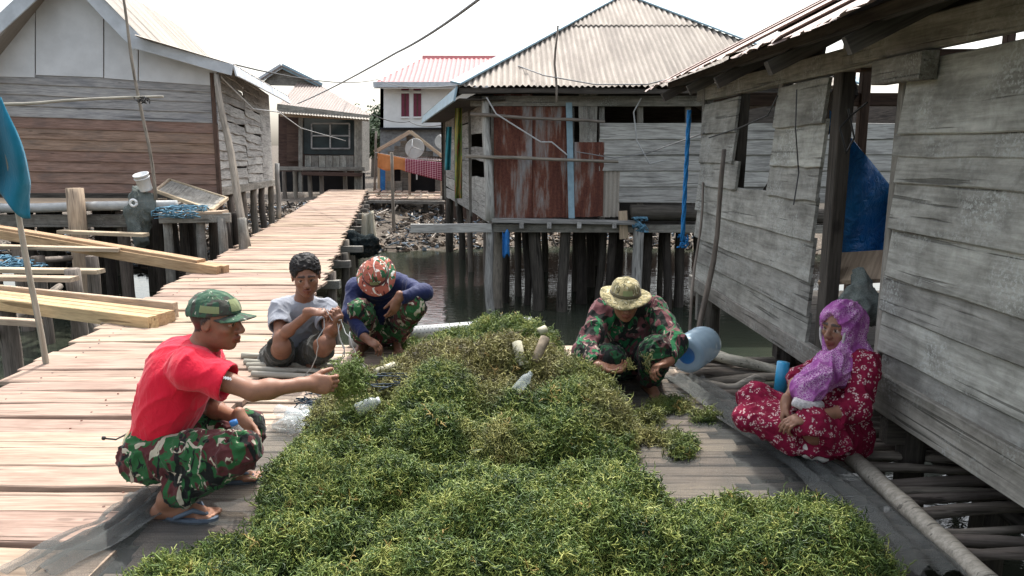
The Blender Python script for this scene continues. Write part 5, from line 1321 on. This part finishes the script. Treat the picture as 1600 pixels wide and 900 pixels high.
beam(le + Vector((.02, .115, .0)), ll + Vector((0, .115, 0)), .10, .12, 'lumber', 'middle yellow beam of the near stack, ends on the walkway')
beam(le + Vector((.05, .225, .0)), ll + Vector((0, .225, 0)), .09, .12, 'lumber', 'third yellow beam of the near stack, ends on the walkway')
beam(le + Vector((.04, .36, .04)), ll + Vector((0, .33, .03)), .05, .14, 'oldlumber', 'brown edge board standing behind the near timber stack')
beam(D(62, 505, 6.9), D(-90, 495, 7.2), .08, .06, 'oldlumber', 'short yellow offcut lying in front of the near stack')
for (a, b, m, lb) in (((228, 367, 11.4), (95, 362, 11.6), 'oldlumber', 'upper short grey plank behind the far beam pair'), ((191, 390, 10.0), (-60, 384, 10.2), 'oldlumber', 'grey plank lying just below the far beam pair'), ((158, 424, 9.0), (-60, 421, 9.2), 'oldlumber', 'brown plank end above the near timber stack'), ((117, 436, 8.3), (-60, 433, 8.4), 'oldlumber', 'lowest grey plank end touching the near timber stack')):
    beam(D(*a), D(*b), .16, .05, m, lb, 'timber_plank')
ts = thing('timber_trestle', (-6, 9, WATER), 'dark pole trestle in the water carrying the loose timber', 'trestle')
for (px, Y, top) in ((118, 8.6, 420), (8, 7.6, 470), (60, 10.4, 400), (140, 10.8, 400), (30, 11.2, 385)):
    q = D(px, top, Y); pole('post', (q.x, Y, WATER - .6), (q.x + random.gauss(0, .03), Y, q.z), .10, .085, M['pole'], ts, .02)
for (a, b) in (((-20, 508, 7.4), (95, 432, 9.6)), ((-50, 400, 9.2), (110, 392, 11.6))): pole('cross_pole', D(*a) - Vector((0, 0, .1)), D(*b) - Vector((0, 0, .12)), .05, .045, M['pole'], ts, .02)
pole('brace', D(165, 540, 8.2), D(128, 470, 8.4), .05, .05, M['pole'], ts, .01)

# ================================================================ SIDE JETTY in front of the brown house
jt = thing('side_jetty', (-8, 13, WATER), 'grey plank ledge on dark piles in front of the brown house', 'jetty')
zj = .70
for i in range(6):
    board('deck_plank', (-13.5, 12.35 + i * .27, zj), (-6.15 + random.gauss(0, .05), 12.35 + i * .27, zj), .26, .04, (0, 0, 1), M['oldlumber'], jt, 8, .015)
board('edge_beam', D(-90, 345, 12.25), D(205, 345, 12.25), .20, .10, (0, -1, 0), M['greywood'], jt, 5)
for (px, Y, top, r, m) in ((116, 11.9, 294, .13, 'oldlumber'), (40, 12.6, 325, .09, 'darkwood'), (75, 13.4, 325, .09, 'darkwood'), (165, 12.7, 325, .09, 'darkwood'), (190, 12.4, 330, .10, 'pole'), (245, 12.5, 325, .09, 'darkwood'), (264, 12.6, 345, .1, 'darkwood'), (-20, 12.4, 325, .1, 'pole')):
    q = D(px, top, Y); pole('pile', (q.x, Y, WATER - .6), (q.x, Y, q.z), r * 1.05, r, M[m], jt, .015)
lj = thing('landing_shelf', (-5.6, 12.4, WATER), 'low weathered shelf on piles beside the corner of the brown house', 'shelf')
for i in range(4): board('shelf_plank', D(252, 334, 11.9 + i * .3), D(352, 331, 11.9 + i * .3), .28, .04, (0, 0, 1), M['oldlumber'], lj, 3)
board('shelf_beam', D(250, 342, 11.8), D(360, 340, 11.8), .14, .07, (0, -1, 0), M['greywood'], lj, 2)
for (px, Y) in ((258, 11.9), (285, 12.4), (310, 11.9), (325, 12.5), (344, 11.8), (300, 12.9), (356, 12.3), (368, 13.0), (374, 12.0)):
    q = D(px, 338, Y); pole('pile', (q.x, Y, WATER - .6), (q.x + random.gauss(0, .03), Y, q.z + random.uniform(-.05, .12)), .085, .07, M['darkwood'] if Y > 12.2 else M['greywood'], lj, .02)
pp = thing('pipe', D(120, 325, 12.1), 'long grey pipe along the edge of the ledge', 'pipe')
mb = MB(); mb.tube([D(-90, 326, 12.1), D(60, 325, 12.1), D(150, 322, 12.1), D(276, 320, 12.1)], .075, 12); mb.build('pipe_barrel', M['pvc'], pp, True)
mb = MB(); mb.tube([D(-3, 325.5, 12.1), D(3, 325.4, 12.1)], .084, 12); mb.build('coupling', M['pvc'], pp, True)
# bucket, net bag, tray, tangle
bk = thing('bucket', D(229, 300, 12.0), 'white plastic bucket perched on the grey net bundle', 'bucket')
Mx = Matrix.Translation(D(229, 297, 12.0)) @ Matrix.Rotation(-.12, 4, 'Y') @ Matrix.Rotation(.35, 4, 'X')
mb = MB(); mb.lathe([(.001, .0), (.09, .0), (.095, .02), (.112, .25), (.118, .25), (.118, .265), (.108, .265), (.092, .02), (.001, .012)], Mx, 20); mb.build('pail', M['white_plastic'], bk, True)
mb = MB(); mb.lathe([(.112, .20), (.117, .20), (.118, .212), (.112, .214)], Mx, 20); mb.build('rim_band', M['white_plastic'], bk, True)
s = SDF()
for (px, py, r) in ((216, 310, .16), (224, 332, .17), (214, 350, .17), (220, 368, .13), (232, 318, .13), (208, 330, .12)): s.ell(D(px, py, 12.05), [r, .14, r * 1.2], None, .06)
tag(centred(sdfobj('net_bundle', s, .02, M['netgreen'], None, None, .05, (0, 0, 1), 8)), 'grey green bundle of netting hanging from the ledge under a bucket', 'net')
fl = thing('float', D(209, 317, 11.8), 'small white ring float on the netting bundle', 'float'); mb = MB(); c = D(209, 317, 11.82)
mb.tube([c + Vector((.05 * math.cos(a * .5236), -.01, .05 * math.sin(a * .5236))) for a in range(13)], .02, 6); mb.build('ring', M['white_plastic'], fl, True)
tr_ = thing('tray_panel', D(300, 310, 12.4), 'flat square panel with raised rim propped by the house corner', 'panel')
cs = [D(243, 300, 12.5), D(265, 283, 13.6), D(355, 312, 13.2), D(330, 331, 12.0)]
poly('sheet', cs, .02, M['greywood'], tr_)
for i in range(4): board('rim', cs[i] + Vector((0, 0, .02)), cs[(i + 1) % 4] + Vector((0, 0, .02)), .05, .05, (0, 0, 1), M['oldlumber'], tr_, 2)
def tangle(name, c, rx, rz, n, m, label, cat, r=.006, ry=None):
    mb = MB(); rd = random.Random(n)
    for i in range(n):
        ps = []; p = Vector((rd.gauss(0, rx * .5), rd.gauss(0, (ry or rx) * .5), rd.gauss(0, rz * .4)))
        for j in range(9):
            p = p + Vector((rd.gauss(0, rx * .35), rd.gauss(0, (ry or rx) * .3), rd.gauss(0, rz * .3))); p = Vector((max(-rx, min(rx, p.x)), max(-(ry or rx), min(ry or rx, p.y)), max(-rz * .8, min(rz, p.z)))); ps.append(Vector(c) + p)
        mb.tube(ps, r, 4, False)
    return tag(centred(mb.build(name, m, None, True)), label, cat)
M['palebluerope'] = plain('pale blue twine', (.12, .26, .36), .8, .2, 40)
tangle('rope_tangle', D(286, 332, 11.8), .33, .10, 30, M['palebluerope'], 'pale blue twine tangle on the shelf by the house corner', 'rope', .009)
tangle('rope_tangle', D(15, 412, 9.6), .3, .09, 22, M['palebluerope'], 'blue twine tangle among the planks at the left edge', 'rope', .009)
# poles and washing on the left
o = pole('bamboo_pole', D(243, 312, 12.0), D(190, -20, 12.0), .028, .02, M['pole'], None, .04, 12); tag(o, 'tall thin pole standing in front of the brown house', 'pole', 'loose poles')
o = pole('bamboo_pole', D(-60, 163, 11.9), D(255, 151, 11.9), .026, .018, M['bamboo'], None, .05, 10); tag(o, 'pale horizontal pole tied across the brown house front', 'pole', 'loose poles')
o = pole('bamboo_pole', D(388, 402, 12.2), D(340, 118, 13.6), .07, .05, M['pole'], None, .03, 9); tag(o, 'dark leaning pole at the corner of the brown house', 'pole', 'loose poles')
o = pole('bamboo_pole', D(436, 342, 17.5), D(433, 255, 17.5), .06, .05, M['paleboard'], None, .02, 5); tag(o, 'pale short post beside the far stretch of walkway', 'pole', 'loose poles')
tangle('rope_tangle', D(222, 157, 11.85), .08, .06, 12, M['wire'], 'dark lashing where the two thin poles cross', 'rope', .007)
o = pole('washing_pole', P(76, 572) + Vector((0, 0, -.35)), D(6, 205, 5.0), .022, .017, M['bamboo'], None, .015, 10); tag(o, 'pale stick holding up the teal cloth at the left edge', 'pole', 'loose poles')
def cloth(name, fn, nu, nv_, m, label, cat, parent=None, group=None):
    vs = [fn(i / nu, j / nv_) for j in range(nv_ + 1) for i in range(nu + 1)]; fs = [(j * (nu + 1) + i, j * (nu + 1) + i + 1, (j + 1) * (nu + 1) + i + 1, (j + 1) * (nu + 1) + i) for j in range(nv_) for i in range(nu)]
    o = meshobj(name, vs, fs, m, None, parent, True); uv = o.data.uv_layers.new(name='UVMap')
    for lp in o.data.loops: i = lp.vertex_index; uv.data[lp.index].uv = ((i % (nu + 1)) / nu, (i // (nu + 1)) / nv_)
    sm = o.modifiers.new('thickness', 'SOLIDIFY'); sm.thickness = .004
    if parent is None: centred(o); tag(o, label, cat, group)
    return o
def tealf(u, v_):
    x = -60 + u * (66 + 44 * min(1, v_ * 1.4)) ; y = 138 + u * 14 + v_ * (140 + 45 * u) + 10 * math.sin(u * 9) * v_
    return D(x + 4 * math.sin(v_ * 7 + u * 5), y, 5.0 + .06 * math.sin(u * 11 + v_ * 3) - .05 * math.sin(v_ * 5))
cloth('hanging_cloth', tealf, 26, 26, M['teal_cloth'], 'teal printed cloth draped over a stick at the left edge', 'cloth')
# washing by the shack
ln = thing('washing_line', D(640, 245, 27.5), 'thin line with washing across the shack front', 'line'); mb = MB(); mb.tube([D(586, 238, 27.5), D(635, 247, 27.5), D(700, 250, 27.5)], .012, 5, False); mb.build('cord', M['pale_wire'], ln)
cloth('towel', lambda u, v_: D(590 + u * 45, 239 + u * 9 + v_ * (22 + 3 * math.sin(u * 6)), 27.45 + .06 * math.sin(u * 14) * v_), 16, 8, M['orange_towel'], 'ochre towel hung on the line before the shack', 'towel')
cloth('sarong', lambda u, v_: D(633 + u * 62, 248 + u * 6 + v_ * (20 + 10 * u), 27.4 + .06 * math.sin(u * 16) * v_), 20, 8, M['plaid'], 'maroon checked sarong hung on the line before the shack', 'cloth')
cloth('hanging_cloth', lambda u, v_: D(697 + u * 9 - v_ * 2, 198 + v_ * 68, 16.2 + .05 * math.sin(u * 9 + v_ * 2)), 8, 10, M['greenish'], 'turquoise strip of cloth on the side of the rusty tin house', 'cloth')
cloth('hanging_cloth', lambda u, v_: D(711 + u * 11 - v_ * 0, 158 + v_ * 152, 14.4 + .05 * math.sin(u * 9 + v_ * 4)), 8, 14, M['stripes'], 'long red and green cloth on the side of the rusty tin house', 'cloth')
def dish(c, r, n, label):
    d = thing('satellite_dish', c, label, 'dish', 'satellite dishes'); F_ = frame(Vector(n).orthogonal(), n, c)
    mb = MB(); mb.lathe([(.001, -.18 * r), (r * .5, -.13 * r), (r, .0), (r + .02, .0), (r * .5, -.17 * r), (.001, -.22 * r)], F_, 24); mb.build('reflector', M['steel'], d, True)
    mb = MB()
    for a in (0, 2.1, 4.2): mb.tube([F_ @ Vector((r * math.cos(a), r * math.sin(a), 0)), F_ @ Vector((0, 0, r * .8))], .012, 5)
    mb.build('feed_arm', M['pvc'], d); mb = MB(); mb.tube([F_ @ Vector((0, 0, r * .72)), F_ @ Vector((0, 0, r * .9))], .05, 8); mb.build('feed_horn', M['pvc'], d)
    mb = MB(); q = F_ @ Vector((0, 0, -.15)); mb.tube([q, q - Vector((0, 0, 1.1))], .03, 6); mb.build('mast', M['pvc'], d)
dish(D(648, 232, 28.6), .36, (-.25, -1, .25), 'larger pale satellite dish on the shack gable')
dish(D(691, 222, 32), .30, (.3, -1, .3), 'smaller satellite dish behind the shack roof')
# plank landing before the shack
pl = thing('plank_landing', (-4.6, 28, 0), 'low landing of short uneven planks in front of the shack', 'landing')
for i in range(3):
    for j in range(11):
        x = 578 + j * 10.5 + random.uniform(-2, 2); a = D(x, 311 - i * 5, 26.6 + i * .9); board('plank', a, a + Vector((-.05, .85, random.gauss(0, .03))), .21, .04, (0, 0, 1), M['plank'], pl, 2, .02)
board('edge_beam', D(576, 315, 26.5), D(700, 317, 26.5), .1, .1, (0, -1, 0), M['greywood'], pl, 3)
for px in (590, 617, 665, 690): q = D(px, 315, 26.7); pole('pile', (q.x, 26.7, WATER - .2), (q.x, 26.7, q.z), .1, .09, M['darkwood'], pl, .01)
for (x0, y0, x1, y1, Y, r, lb) in ((616, 385, 612, 238, 24, .06, 'grey pole standing in the mud before the shack'), (585, 300, 588, 205, 29, .05, 'thin pole between the far house and the shack'), (735, 362, 735, 300, 15, .03, 'thin stick under the rusty tin house corner'), (869, 160, 869, 40, 12.0, .018, 'thin antenna pole against the grey hipped roof')):
    o = pole('thin_pole', D(x0, y0, Y), D(x1, y1, Y), r, r * .8, M['pole'], None, .02, 6); tag(o, lb, 'pole', 'loose poles')

# ================================================================ THINGS ON AND ROUND THE PLATFORM
pv_ = thing('perforated_pipe', P(700, 545), 'fat grey perforated pipe lying along the far platform edge', 'pipe')
a = D(548, 531, 5.95); b = D(832, 508, 5.95); mb = MB()
mb.tube([a, a.lerp(b, .5), b], .068, 20); mb.build('pipe_barrel', M['pvc'], pv_, True)
mb = MB(); mb.tube([a.lerp(b, .30), a.lerp(b, .31)], .071, 20); mb.build('joint', M['pvc'], pv_, True)
mb = MB(); ax = (b - a).normalized()
for i in range(30):
    for an in (.35, .8, 1.25):
        c = a.lerp(b, .34 + .65 * (i + (an * 3 % 1)) / 31); n_ = Vector((0, -math.cos(an), math.sin(an))); c = c + n_ * .0675; mb.tube([c, c + n_ * .0016], .0045, 6)
mb.build('holes', M['wire'], pv_)
o = board('edge_beam', P(655, 548, -.02), P(930, 548, -.02), .12, .05, (0, 0, 1), M['slat'], pf, 4)
# jug
jg = thing('water_jug', P(1080, 575), 'big blue translucent water jug lying on its side by the camouflaged man', 'jug')
ja = D(1071, 556, 5.05); jd = Vector((.62, .80, .10)).normalized(); F_ = frame(jd.orthogonal(), jd, ja)
mb = MB(); mb.lathe([(.001, .018), (.06, .018), (.10, .0), (.124, .012), (.128, .04), (.123, .06), (.129, .08), (.129, .13), (.123, .15), (.129, .17), (.129, .23), (.122, .25), (.128, .27), (.12, .32), (.07, .37), (.03, .39), (.03, .43), (.001, .43)], F_, 28); mb.build('jug_wall', M['jug'], jg, True)
mb = MB(); mb.lathe([(.001, .0165), (.058, .0165), (.062, .012)], F_, 24); mb.build('base_recess', M['blue_plastic'], jg, True)
# floats, bottles
def HP(px, py, lift=.03):                  # point of the heap's surface
    a = ray(px, py); t = 2.0
    while t < 7:
        q = Vector((0, 0, CAMH)) + a * t; z = heap_z(q.x, q.y) or 0.0
        if q.z < z + lift: return q
        t += .01
    return P(px, py)
def bottle(c, d, L_, r, m, capm, label, name='plastic_bottle'):
    t = thing(name, c, label, 'bottle', 'plastic bottles'); F_ = frame(Vector(d).orthogonal(), d, c)
    mb = MB(); mb.lathe([(.001, .004), (r * .8, 0), (r, r * .3), (r * .96, L_ * .25), (r, L_ * .3), (r * .95, L_ * .5), (r, L_ * .62), (r * .85, L_ * .75), (r * .42, L_ * .9), (r * .42, L_ * .93)], F_, 16); mb.build('bottle_wall', m, t, True)
    mb = MB(); mb.lathe([(r * .47, L_ * .9), (r * .5, L_ * .91), (r * .5, L_ * .995), (r * .4, L_), (.001, L_)], F_, 14); mb.build('cap', capm, t, True)
bottle(D(391, 728, 3.02), (-.28, -.05, 1), .21, .032, M['clear'], M['blue_plastic'], 'clear bottle with blue cap held by the red shirted man')
bottle(HP(556, 642, .05), (.6, .25, .22), .13, .036, M['clear'], M['white_plastic'], 'clear bottle lying at the left edge of the heap')
bottle(D(432, 640, 4.0), (.8, -.3, -.1), .2, .034, M['clear'], M['white_plastic'], 'crushed clear bottle on the net behind the outstretched arm')
bottle(HP(805, 612, .045), (.5, .35, .5), .13, .028, M['clear'], M['clear'], 'clear bottle half buried in the middle of the heap')
def floatpiece(a, b, r, m, label):
    mb = MB(); a = Vector(a); b = Vector(b); mb.tube([a, a.lerp(b, .02), a.lerp(b, .5), a.lerp(b, .98), b], [r * .8, r, r * .97, r, r * .8], 12); return tag(centred(mb.build('float', m, None, True)), label, 'float', 'net floats in the heap')
M['oldfloat'] = plain('weathered bamboo float', (.30, .24, .17), .8, .25, 20, .003)
fa_ = HP(816, 572, .035); floatpiece(fa_, fa_ + Vector((-.03, .07, .12)), .028, M['styro'], 'cream upright float with a pale end on the heap')
floatpiece(fa_ + Vector((.07, .01, .02)), fa_ + Vector((.13, .09, .14)), .028, M['oldfloat'], 'brown bamboo float leaning on the heap')
fa_ = HP(585, 583, .04); floatpiece(fa_, fa_ + Vector((.11, .05, .03)), .024, M['styro'], 'small cream float lying left of the heap top')
fa_ = HP(840, 520, .05); floatpiece(fa_, fa_ + Vector((.06, .03, .02)), .03, M['styro'], 'tiny pale float on the heap crest')
s = SDF(); 
for i in range(6): s.ell(P(448 + i * 11, 664 - (i % 3) * 9, .05), [.07, .05, .04], None, .03)
tag(centred(sdfobj('plastic_bag', s, .009, M['clear'], None, None, .02, None, 16)), 'crumpled clear plastic bag on the net left of the heap', 'bag')
M['darkrope'] = plain('dark blue twine', (.03, .05, .07), .7, .2, 40)
tangle('rope_tangle', HP(645, 590, .05), .26, .04, 10, M['darkrope'], 'dark twine tangle lying on the upper left of the heap', 'rope', .0035, .12)
tangle('rope_tangle', D(540, 628, 4.25), .26, .05, 22, M['darkrope'], 'dark twine tangle on the net below the grey shirted man', 'rope', .0035, .12)
mb = MB()
for (pts) in ([(505, 480, 4.8), (500, 530, 4.7), (495, 560, 4.75), (470, 598, 4.9)], [(520, 480, 4.8), (528, 520, 4.7), (540, 550, 4.7), (520, 590, 4.75)], [(532, 505, 4.75), (548, 530, 4.7), (560, 560, 4.7), (580, 590, 4.7)], [(530, 505, 4.75), (538, 545, 4.72), (530, 575, 4.72), (560, 600, 4.6)], [(508, 482, 4.78), (520, 500, 4.74), (534, 500, 4.74)]):
    ps = [D(*p) for p in pts]; q = []
    for i in range(len(ps) - 1):
        for t in (0, .33, .66): q.append(ps[i].lerp(ps[i + 1], t) + Vector((random.gauss(0, .008), random.gauss(0, .008), random.gauss(0, .006))))
    q.append(ps[-1]); mb.tube(q, .0034, 5, False)
tag(centred(mb.build('seaweed_line', M['pale_wire'], None, True)), 'knotted pale line hanging from the grey shirted man\'s hands', 'rope')
# short sticks lying at the walkway edge
for i, lb in enumerate(('topmost', 'second', 'third', 'fourth', 'lowest')):
    a = P(378 + i * 4, 556 + i * 7, .06 + .01 * (i % 2)); o = pole('stick', a, a + Vector((.55 + .12 * (i % 3), .05 - .03 * i, -.01)), .022, .018, M['bamboo'], None, .015, 5); tag(o, lb + ' of the five sticks lying beside the grey shirted man', 'stick', 'sticks by the grey shirted man')
# poles on the right
bp = thing('bamboo_pole', P(1430, 800), 'thick grey bamboo pole slanting along the right house', 'pole', 'loose poles')
mb = MB(); a = P(1315, 700, .02); b = P(1560, 925, .02); ps = []; rr = []
for i in range(13):
    t = i / 12; ps.append(a.lerp(b, t)); rr.append(.040 if i % 3 else .044)
mb.tube(ps, rr, 12); mb.build('culm', M['bamboo'], bp, True)
for (x0, y0, z0, x1, y1, z1, r, lb) in ((1105, 552, .03, 1212, 578, .03, .045, 'curved grey log behind the woman'), (1075, 600, .0, 1195, 606, .0, .03, 'thin pole on the deck behind the woman')):
    o = pole('driftwood_log', P(x0, y0, z0), P(x1, y1, z1), r, r * .8, M['bamboo'], None, .05, 8); tag(o, lb, 'log', 'loose poles')
o = pole('leaning_pole', P(1062, 512, 0) - Vector((0, .6, .25)), DX(1135, 235, 1.74), .026, .018, M['pole'], None, .02, 8); tag(o, 'dark pole leaning on the far corner of the right house', 'pole', 'loose poles')
o = pole('leaning_pole', P(1056, 505, 0) - Vector((0, .5, .25)), DX(1098, 285, 1.76), .014, .010, M['pole'], None, .02, 8); tag(o, 'thinner pole beside the leaning one at the right house', 'pole', 'loose poles')
bl = thing('blue_pipe', D(1221, 640, 4.3), 'short bright blue pipe upright behind the woman', 'pipe'); mb = MB(); mb.tube([D(1218, 615, 4.3), D(1224, 566, 4.3)], .036, 14); mb.build('barrel', M['bluepipe'], bl, True)
br = thing('blue_rope', D(1074, 380, 7.3), 'bright blue rope hanging at the corner of the right house', 'rope'); mb = MB()
for kx in range(3): mb.tube([D(1077 + 2 * math.sin(i * 1.3 + kx * 2) - i * .9, 172 + i * 17, 7.28 + .012 * math.cos(i * 1.3 + kx * 2)) for i in range(13)], .012, 6)
mb.build('strands', M['bluerope'], br, True)
tangle('rope_tangle', D(1067, 378, 7.28), .045, .07, 14, M['bluerope'], 'frayed blue knot at the end of the hanging rope', 'rope', .006)
tangle('rope_tangle', D(1000, 352, 12.2), .12, .12, 16, M['palebluerope'], 'blue grey rope knot on a pile of the rusty tin house', 'rope', .012)
cloth('blue_rag', lambda u, v_: D(785 + u * 11, 362 + v_ * 38 + 4 * math.sin(u * 7), 12.3 + .04 * math.sin(u * 8)), 6, 8, M['blue_tarp'], 'bright blue rag hanging under the rusty tin house', 'rag')
# tarp, sack and board in the doorway of the right house
def tarpf(u, v_):
    yt = 172 + 125 * u; y = yt + (440 - yt) * v_
    return D(1296 + u * 100, y, 4.95 + .10 * math.sin(u * 8 + v_ * 2.5) + .06 * math.sin(v_ * 8 + u * 5))
cloth('tarpaulin', tarpf, 22, 22, M['blue_tarp'], 'blue tarpaulin hung inside the doorway of the right house', 'tarpaulin')
s = SDF(); c = D(1338, 455, 4.35); s.ell(c + Vector((.05, .1, -.08)), [.10, .10, .12], None, .05); s.ell(c + Vector((.07, .1, .05)), [.05, .05, .06], None, .05); s.ell(c + Vector((.06, .05, -.12)), [.12, .12, .10], None, .05)
tag(centred(sdfobj('sack', s, .014, M['netgreen'], None, None, .03, (0, 0, 1), 12)), 'pale mesh sack in the doorway behind the woman', 'sack')
o = board('leaning_board', D(1345, 440, 4.5), D(1362, 395, 4.7), .5, .03, (-1, -1, .6), M['oldlumber'], None, 3); tag(o, 'yellowish board leaning in the doorway of the right house', 'board')
# nets hung at the walkway's far right edge
cloth('hung_net', lambda u, v_: D(566 + u * 17 + v_ * (u - .3) * 10, 332 + 3 * math.sin(u * 5) + v_ * (50 + 6 * math.sin(u * 7)), 16.4 + .10 * math.sin(u * 13 + v_) * (.3 + v_) - .25 * math.sin(u * 3.1)), 16, 10, M['creamnet'], 'cream net draped on a bearer of the walkway', 'net')
s = SDF(); s.ell(D(568, 384, 14.6), [.3, .25, .2], None, .08); s.ell(D(553, 380, 14.6), [.2, .2, .22], None, .08)
M['blacknet'] = netmat('black net', (.012, .018, .02), .98, 90)
tag(centred(sdfobj('net_heap', s, .03, M['blacknet'], None, None, .06, None, 8)), 'dark net bundle hanging below the cream net at the walkway', 'net')

# ================================================================ CABLES
def cable(pts, r, m, label, sag=0.0):
    ps = [D(*p) for p in pts]; q = []
    for i in range(len(ps) - 1):
        for t in range(8):
            f = t / 8; q.append(ps[i].lerp(ps[i + 1], f) - Vector((0, 0, sag * 4 * f * (1 - f))))
    q.append(ps[-1]); mb = MB(); mb.tube(q, r, 5, False); return tag(centred(mb.build('cable', m, None, True)), label, 'cable', 'overhead cables')
M['greycable'] = plain('grey overhead cable', (.22, .22, .22), .6, .1, 10)
cable([(770, -18, 9), (620, 82, 15), (465, 162, 31)], .022, M['greycable'], 'thick grey cable slanting down from the top of the sky', .05)
cable([(330, 92, 16), (590, 124, 44)], .02, M['wire'], 'black cable from the brown house towards the white house', .3)
cable([(590, 124, 45), (735, 132, 14)], .016, M['wire'], 'black cable from the white house to the hipped roof', .2)
cable([(345, 120, 13.5), (395, 170, 16), (435, 175, 18), (470, 200, 28), (540, 220, 32)], .014, M['pale_wire'], 'pale wire looping from the brown house to the far house')
cable([(580, 178, 33), (640, 190, 40), (700, 193, 22)], .02, M['wire'], 'thin line from the far house to the tin house', .15)
cable([(780, 92, 13.5), (850, 118, 12.0), (930, 132, 11.9), (1010, 132, 11.9), (1060, 120, 7.8)], .010, M['greycable'], 'cable lying across the front of the hipped roof')
cable([(760, 152, 12.1), (775, 178, 12.1), (810, 200, 12.1), (845, 222, 12.1), (862, 222, 12.1), (886, 242, 12.1)], .012, M['pale_wire'], 'white wire looping over the rusted sheets')
cable([(900, 237, 12.2), (960, 247, 12.2), (1010, 240, 12.2), (1060, 222, 10), (1100, 208, 7.2)], .008, M['greycable'], 'thin wire from the tin house to the right house')
cable([(1002, 153, 12.3), (990, 175, 12.3), (995, 220, 12.3), (1015, 256, 12.3), (1040, 250, 12.3)], .012, M['pale_wire'], 'white rope dangling on the grey boards')
cable([(1245, 140, 4.4), (1243, 200, 4.35), (1248, 270, 4.35), (1240, 320, 4.3)], .004, M['wire'], 'knotted black wire hanging on the right house wall')
cable([(1108, 215, 6.5), (1155, 200, 6.0), (1200, 180, 5.2), (1215, 150, 4.9)], .006, M['wire'], 'black wire strung across the window of the right house')
cable([(1325, 170, 4.4), (1335, 215, 4.4), (1322, 240, 4.4), (1312, 200, 4.4), (1330, 180, 4.4), (1355, 160, 4.3)], .006, M['wire'], 'coiled black wire in the doorway of the right house')

# ================================================================ TREES far behind
M['leaf'] = plain('distant leaf', (.07, .11, .05), .7, .35, 3, rnd=40)
def tree(c, h, r, label, seed):
    t = thing('tree', c, label, 'tree', 'trees behind the houses'); rd = random.Random(seed); c = Vector(c); mb = MB()
    top = c + Vector((0, 0, h * .75)); mb.tube([c - Vector((0, 0, 1)), c + Vector((.1, 0, h * .35)), top], [.3, .22, .08], 8); cl = []
    for i in range(14):
        d = Vector((rd.gauss(0, 1), rd.gauss(0, 1), rd.gauss(0, .7))).normalized() * r * rd.uniform(.4, .9); q = c + Vector((0, 0, h * .68)) + d; cl.append(q); mb.tube([c + Vector((0, 0, h * .4)), (c + Vector((0, 0, h * .5))).lerp(q, .5), q], [.12, .07, .02], 5)
    mb.build('trunk', M['pole'], t, True); vs = []; fs = []
    for q in cl:
        for i in range(420):
            p = q + Vector((rd.gauss(0, r * .22), rd.gauss(0, r * .22), rd.gauss(0, r * .18))); a = Vector((rd.gauss(0, 1), rd.gauss(0, 1), rd.gauss(0, 1))).normalized() * .16; b = a.orthogonal().normalized() * .07; n = len(vs); vs += [p - a, p + b, p + a, p - b]; fs.append((n, n + 1, n + 2, n + 3))
    meshobj('crown', vs, fs, M['leaf'], None, t)
g0 = lambda px, Y: Vector((D(px, 240, Y).x, Y, ground_z(D(px, 240, Y).x, Y)))
tree(g0(583, 58), 4.6, 2.0, 'green tree showing between the far house and the white house', 1)
tree(g0(560, 66), 5.2, 2.2, 'green tree mostly hidden behind the far house', 2)
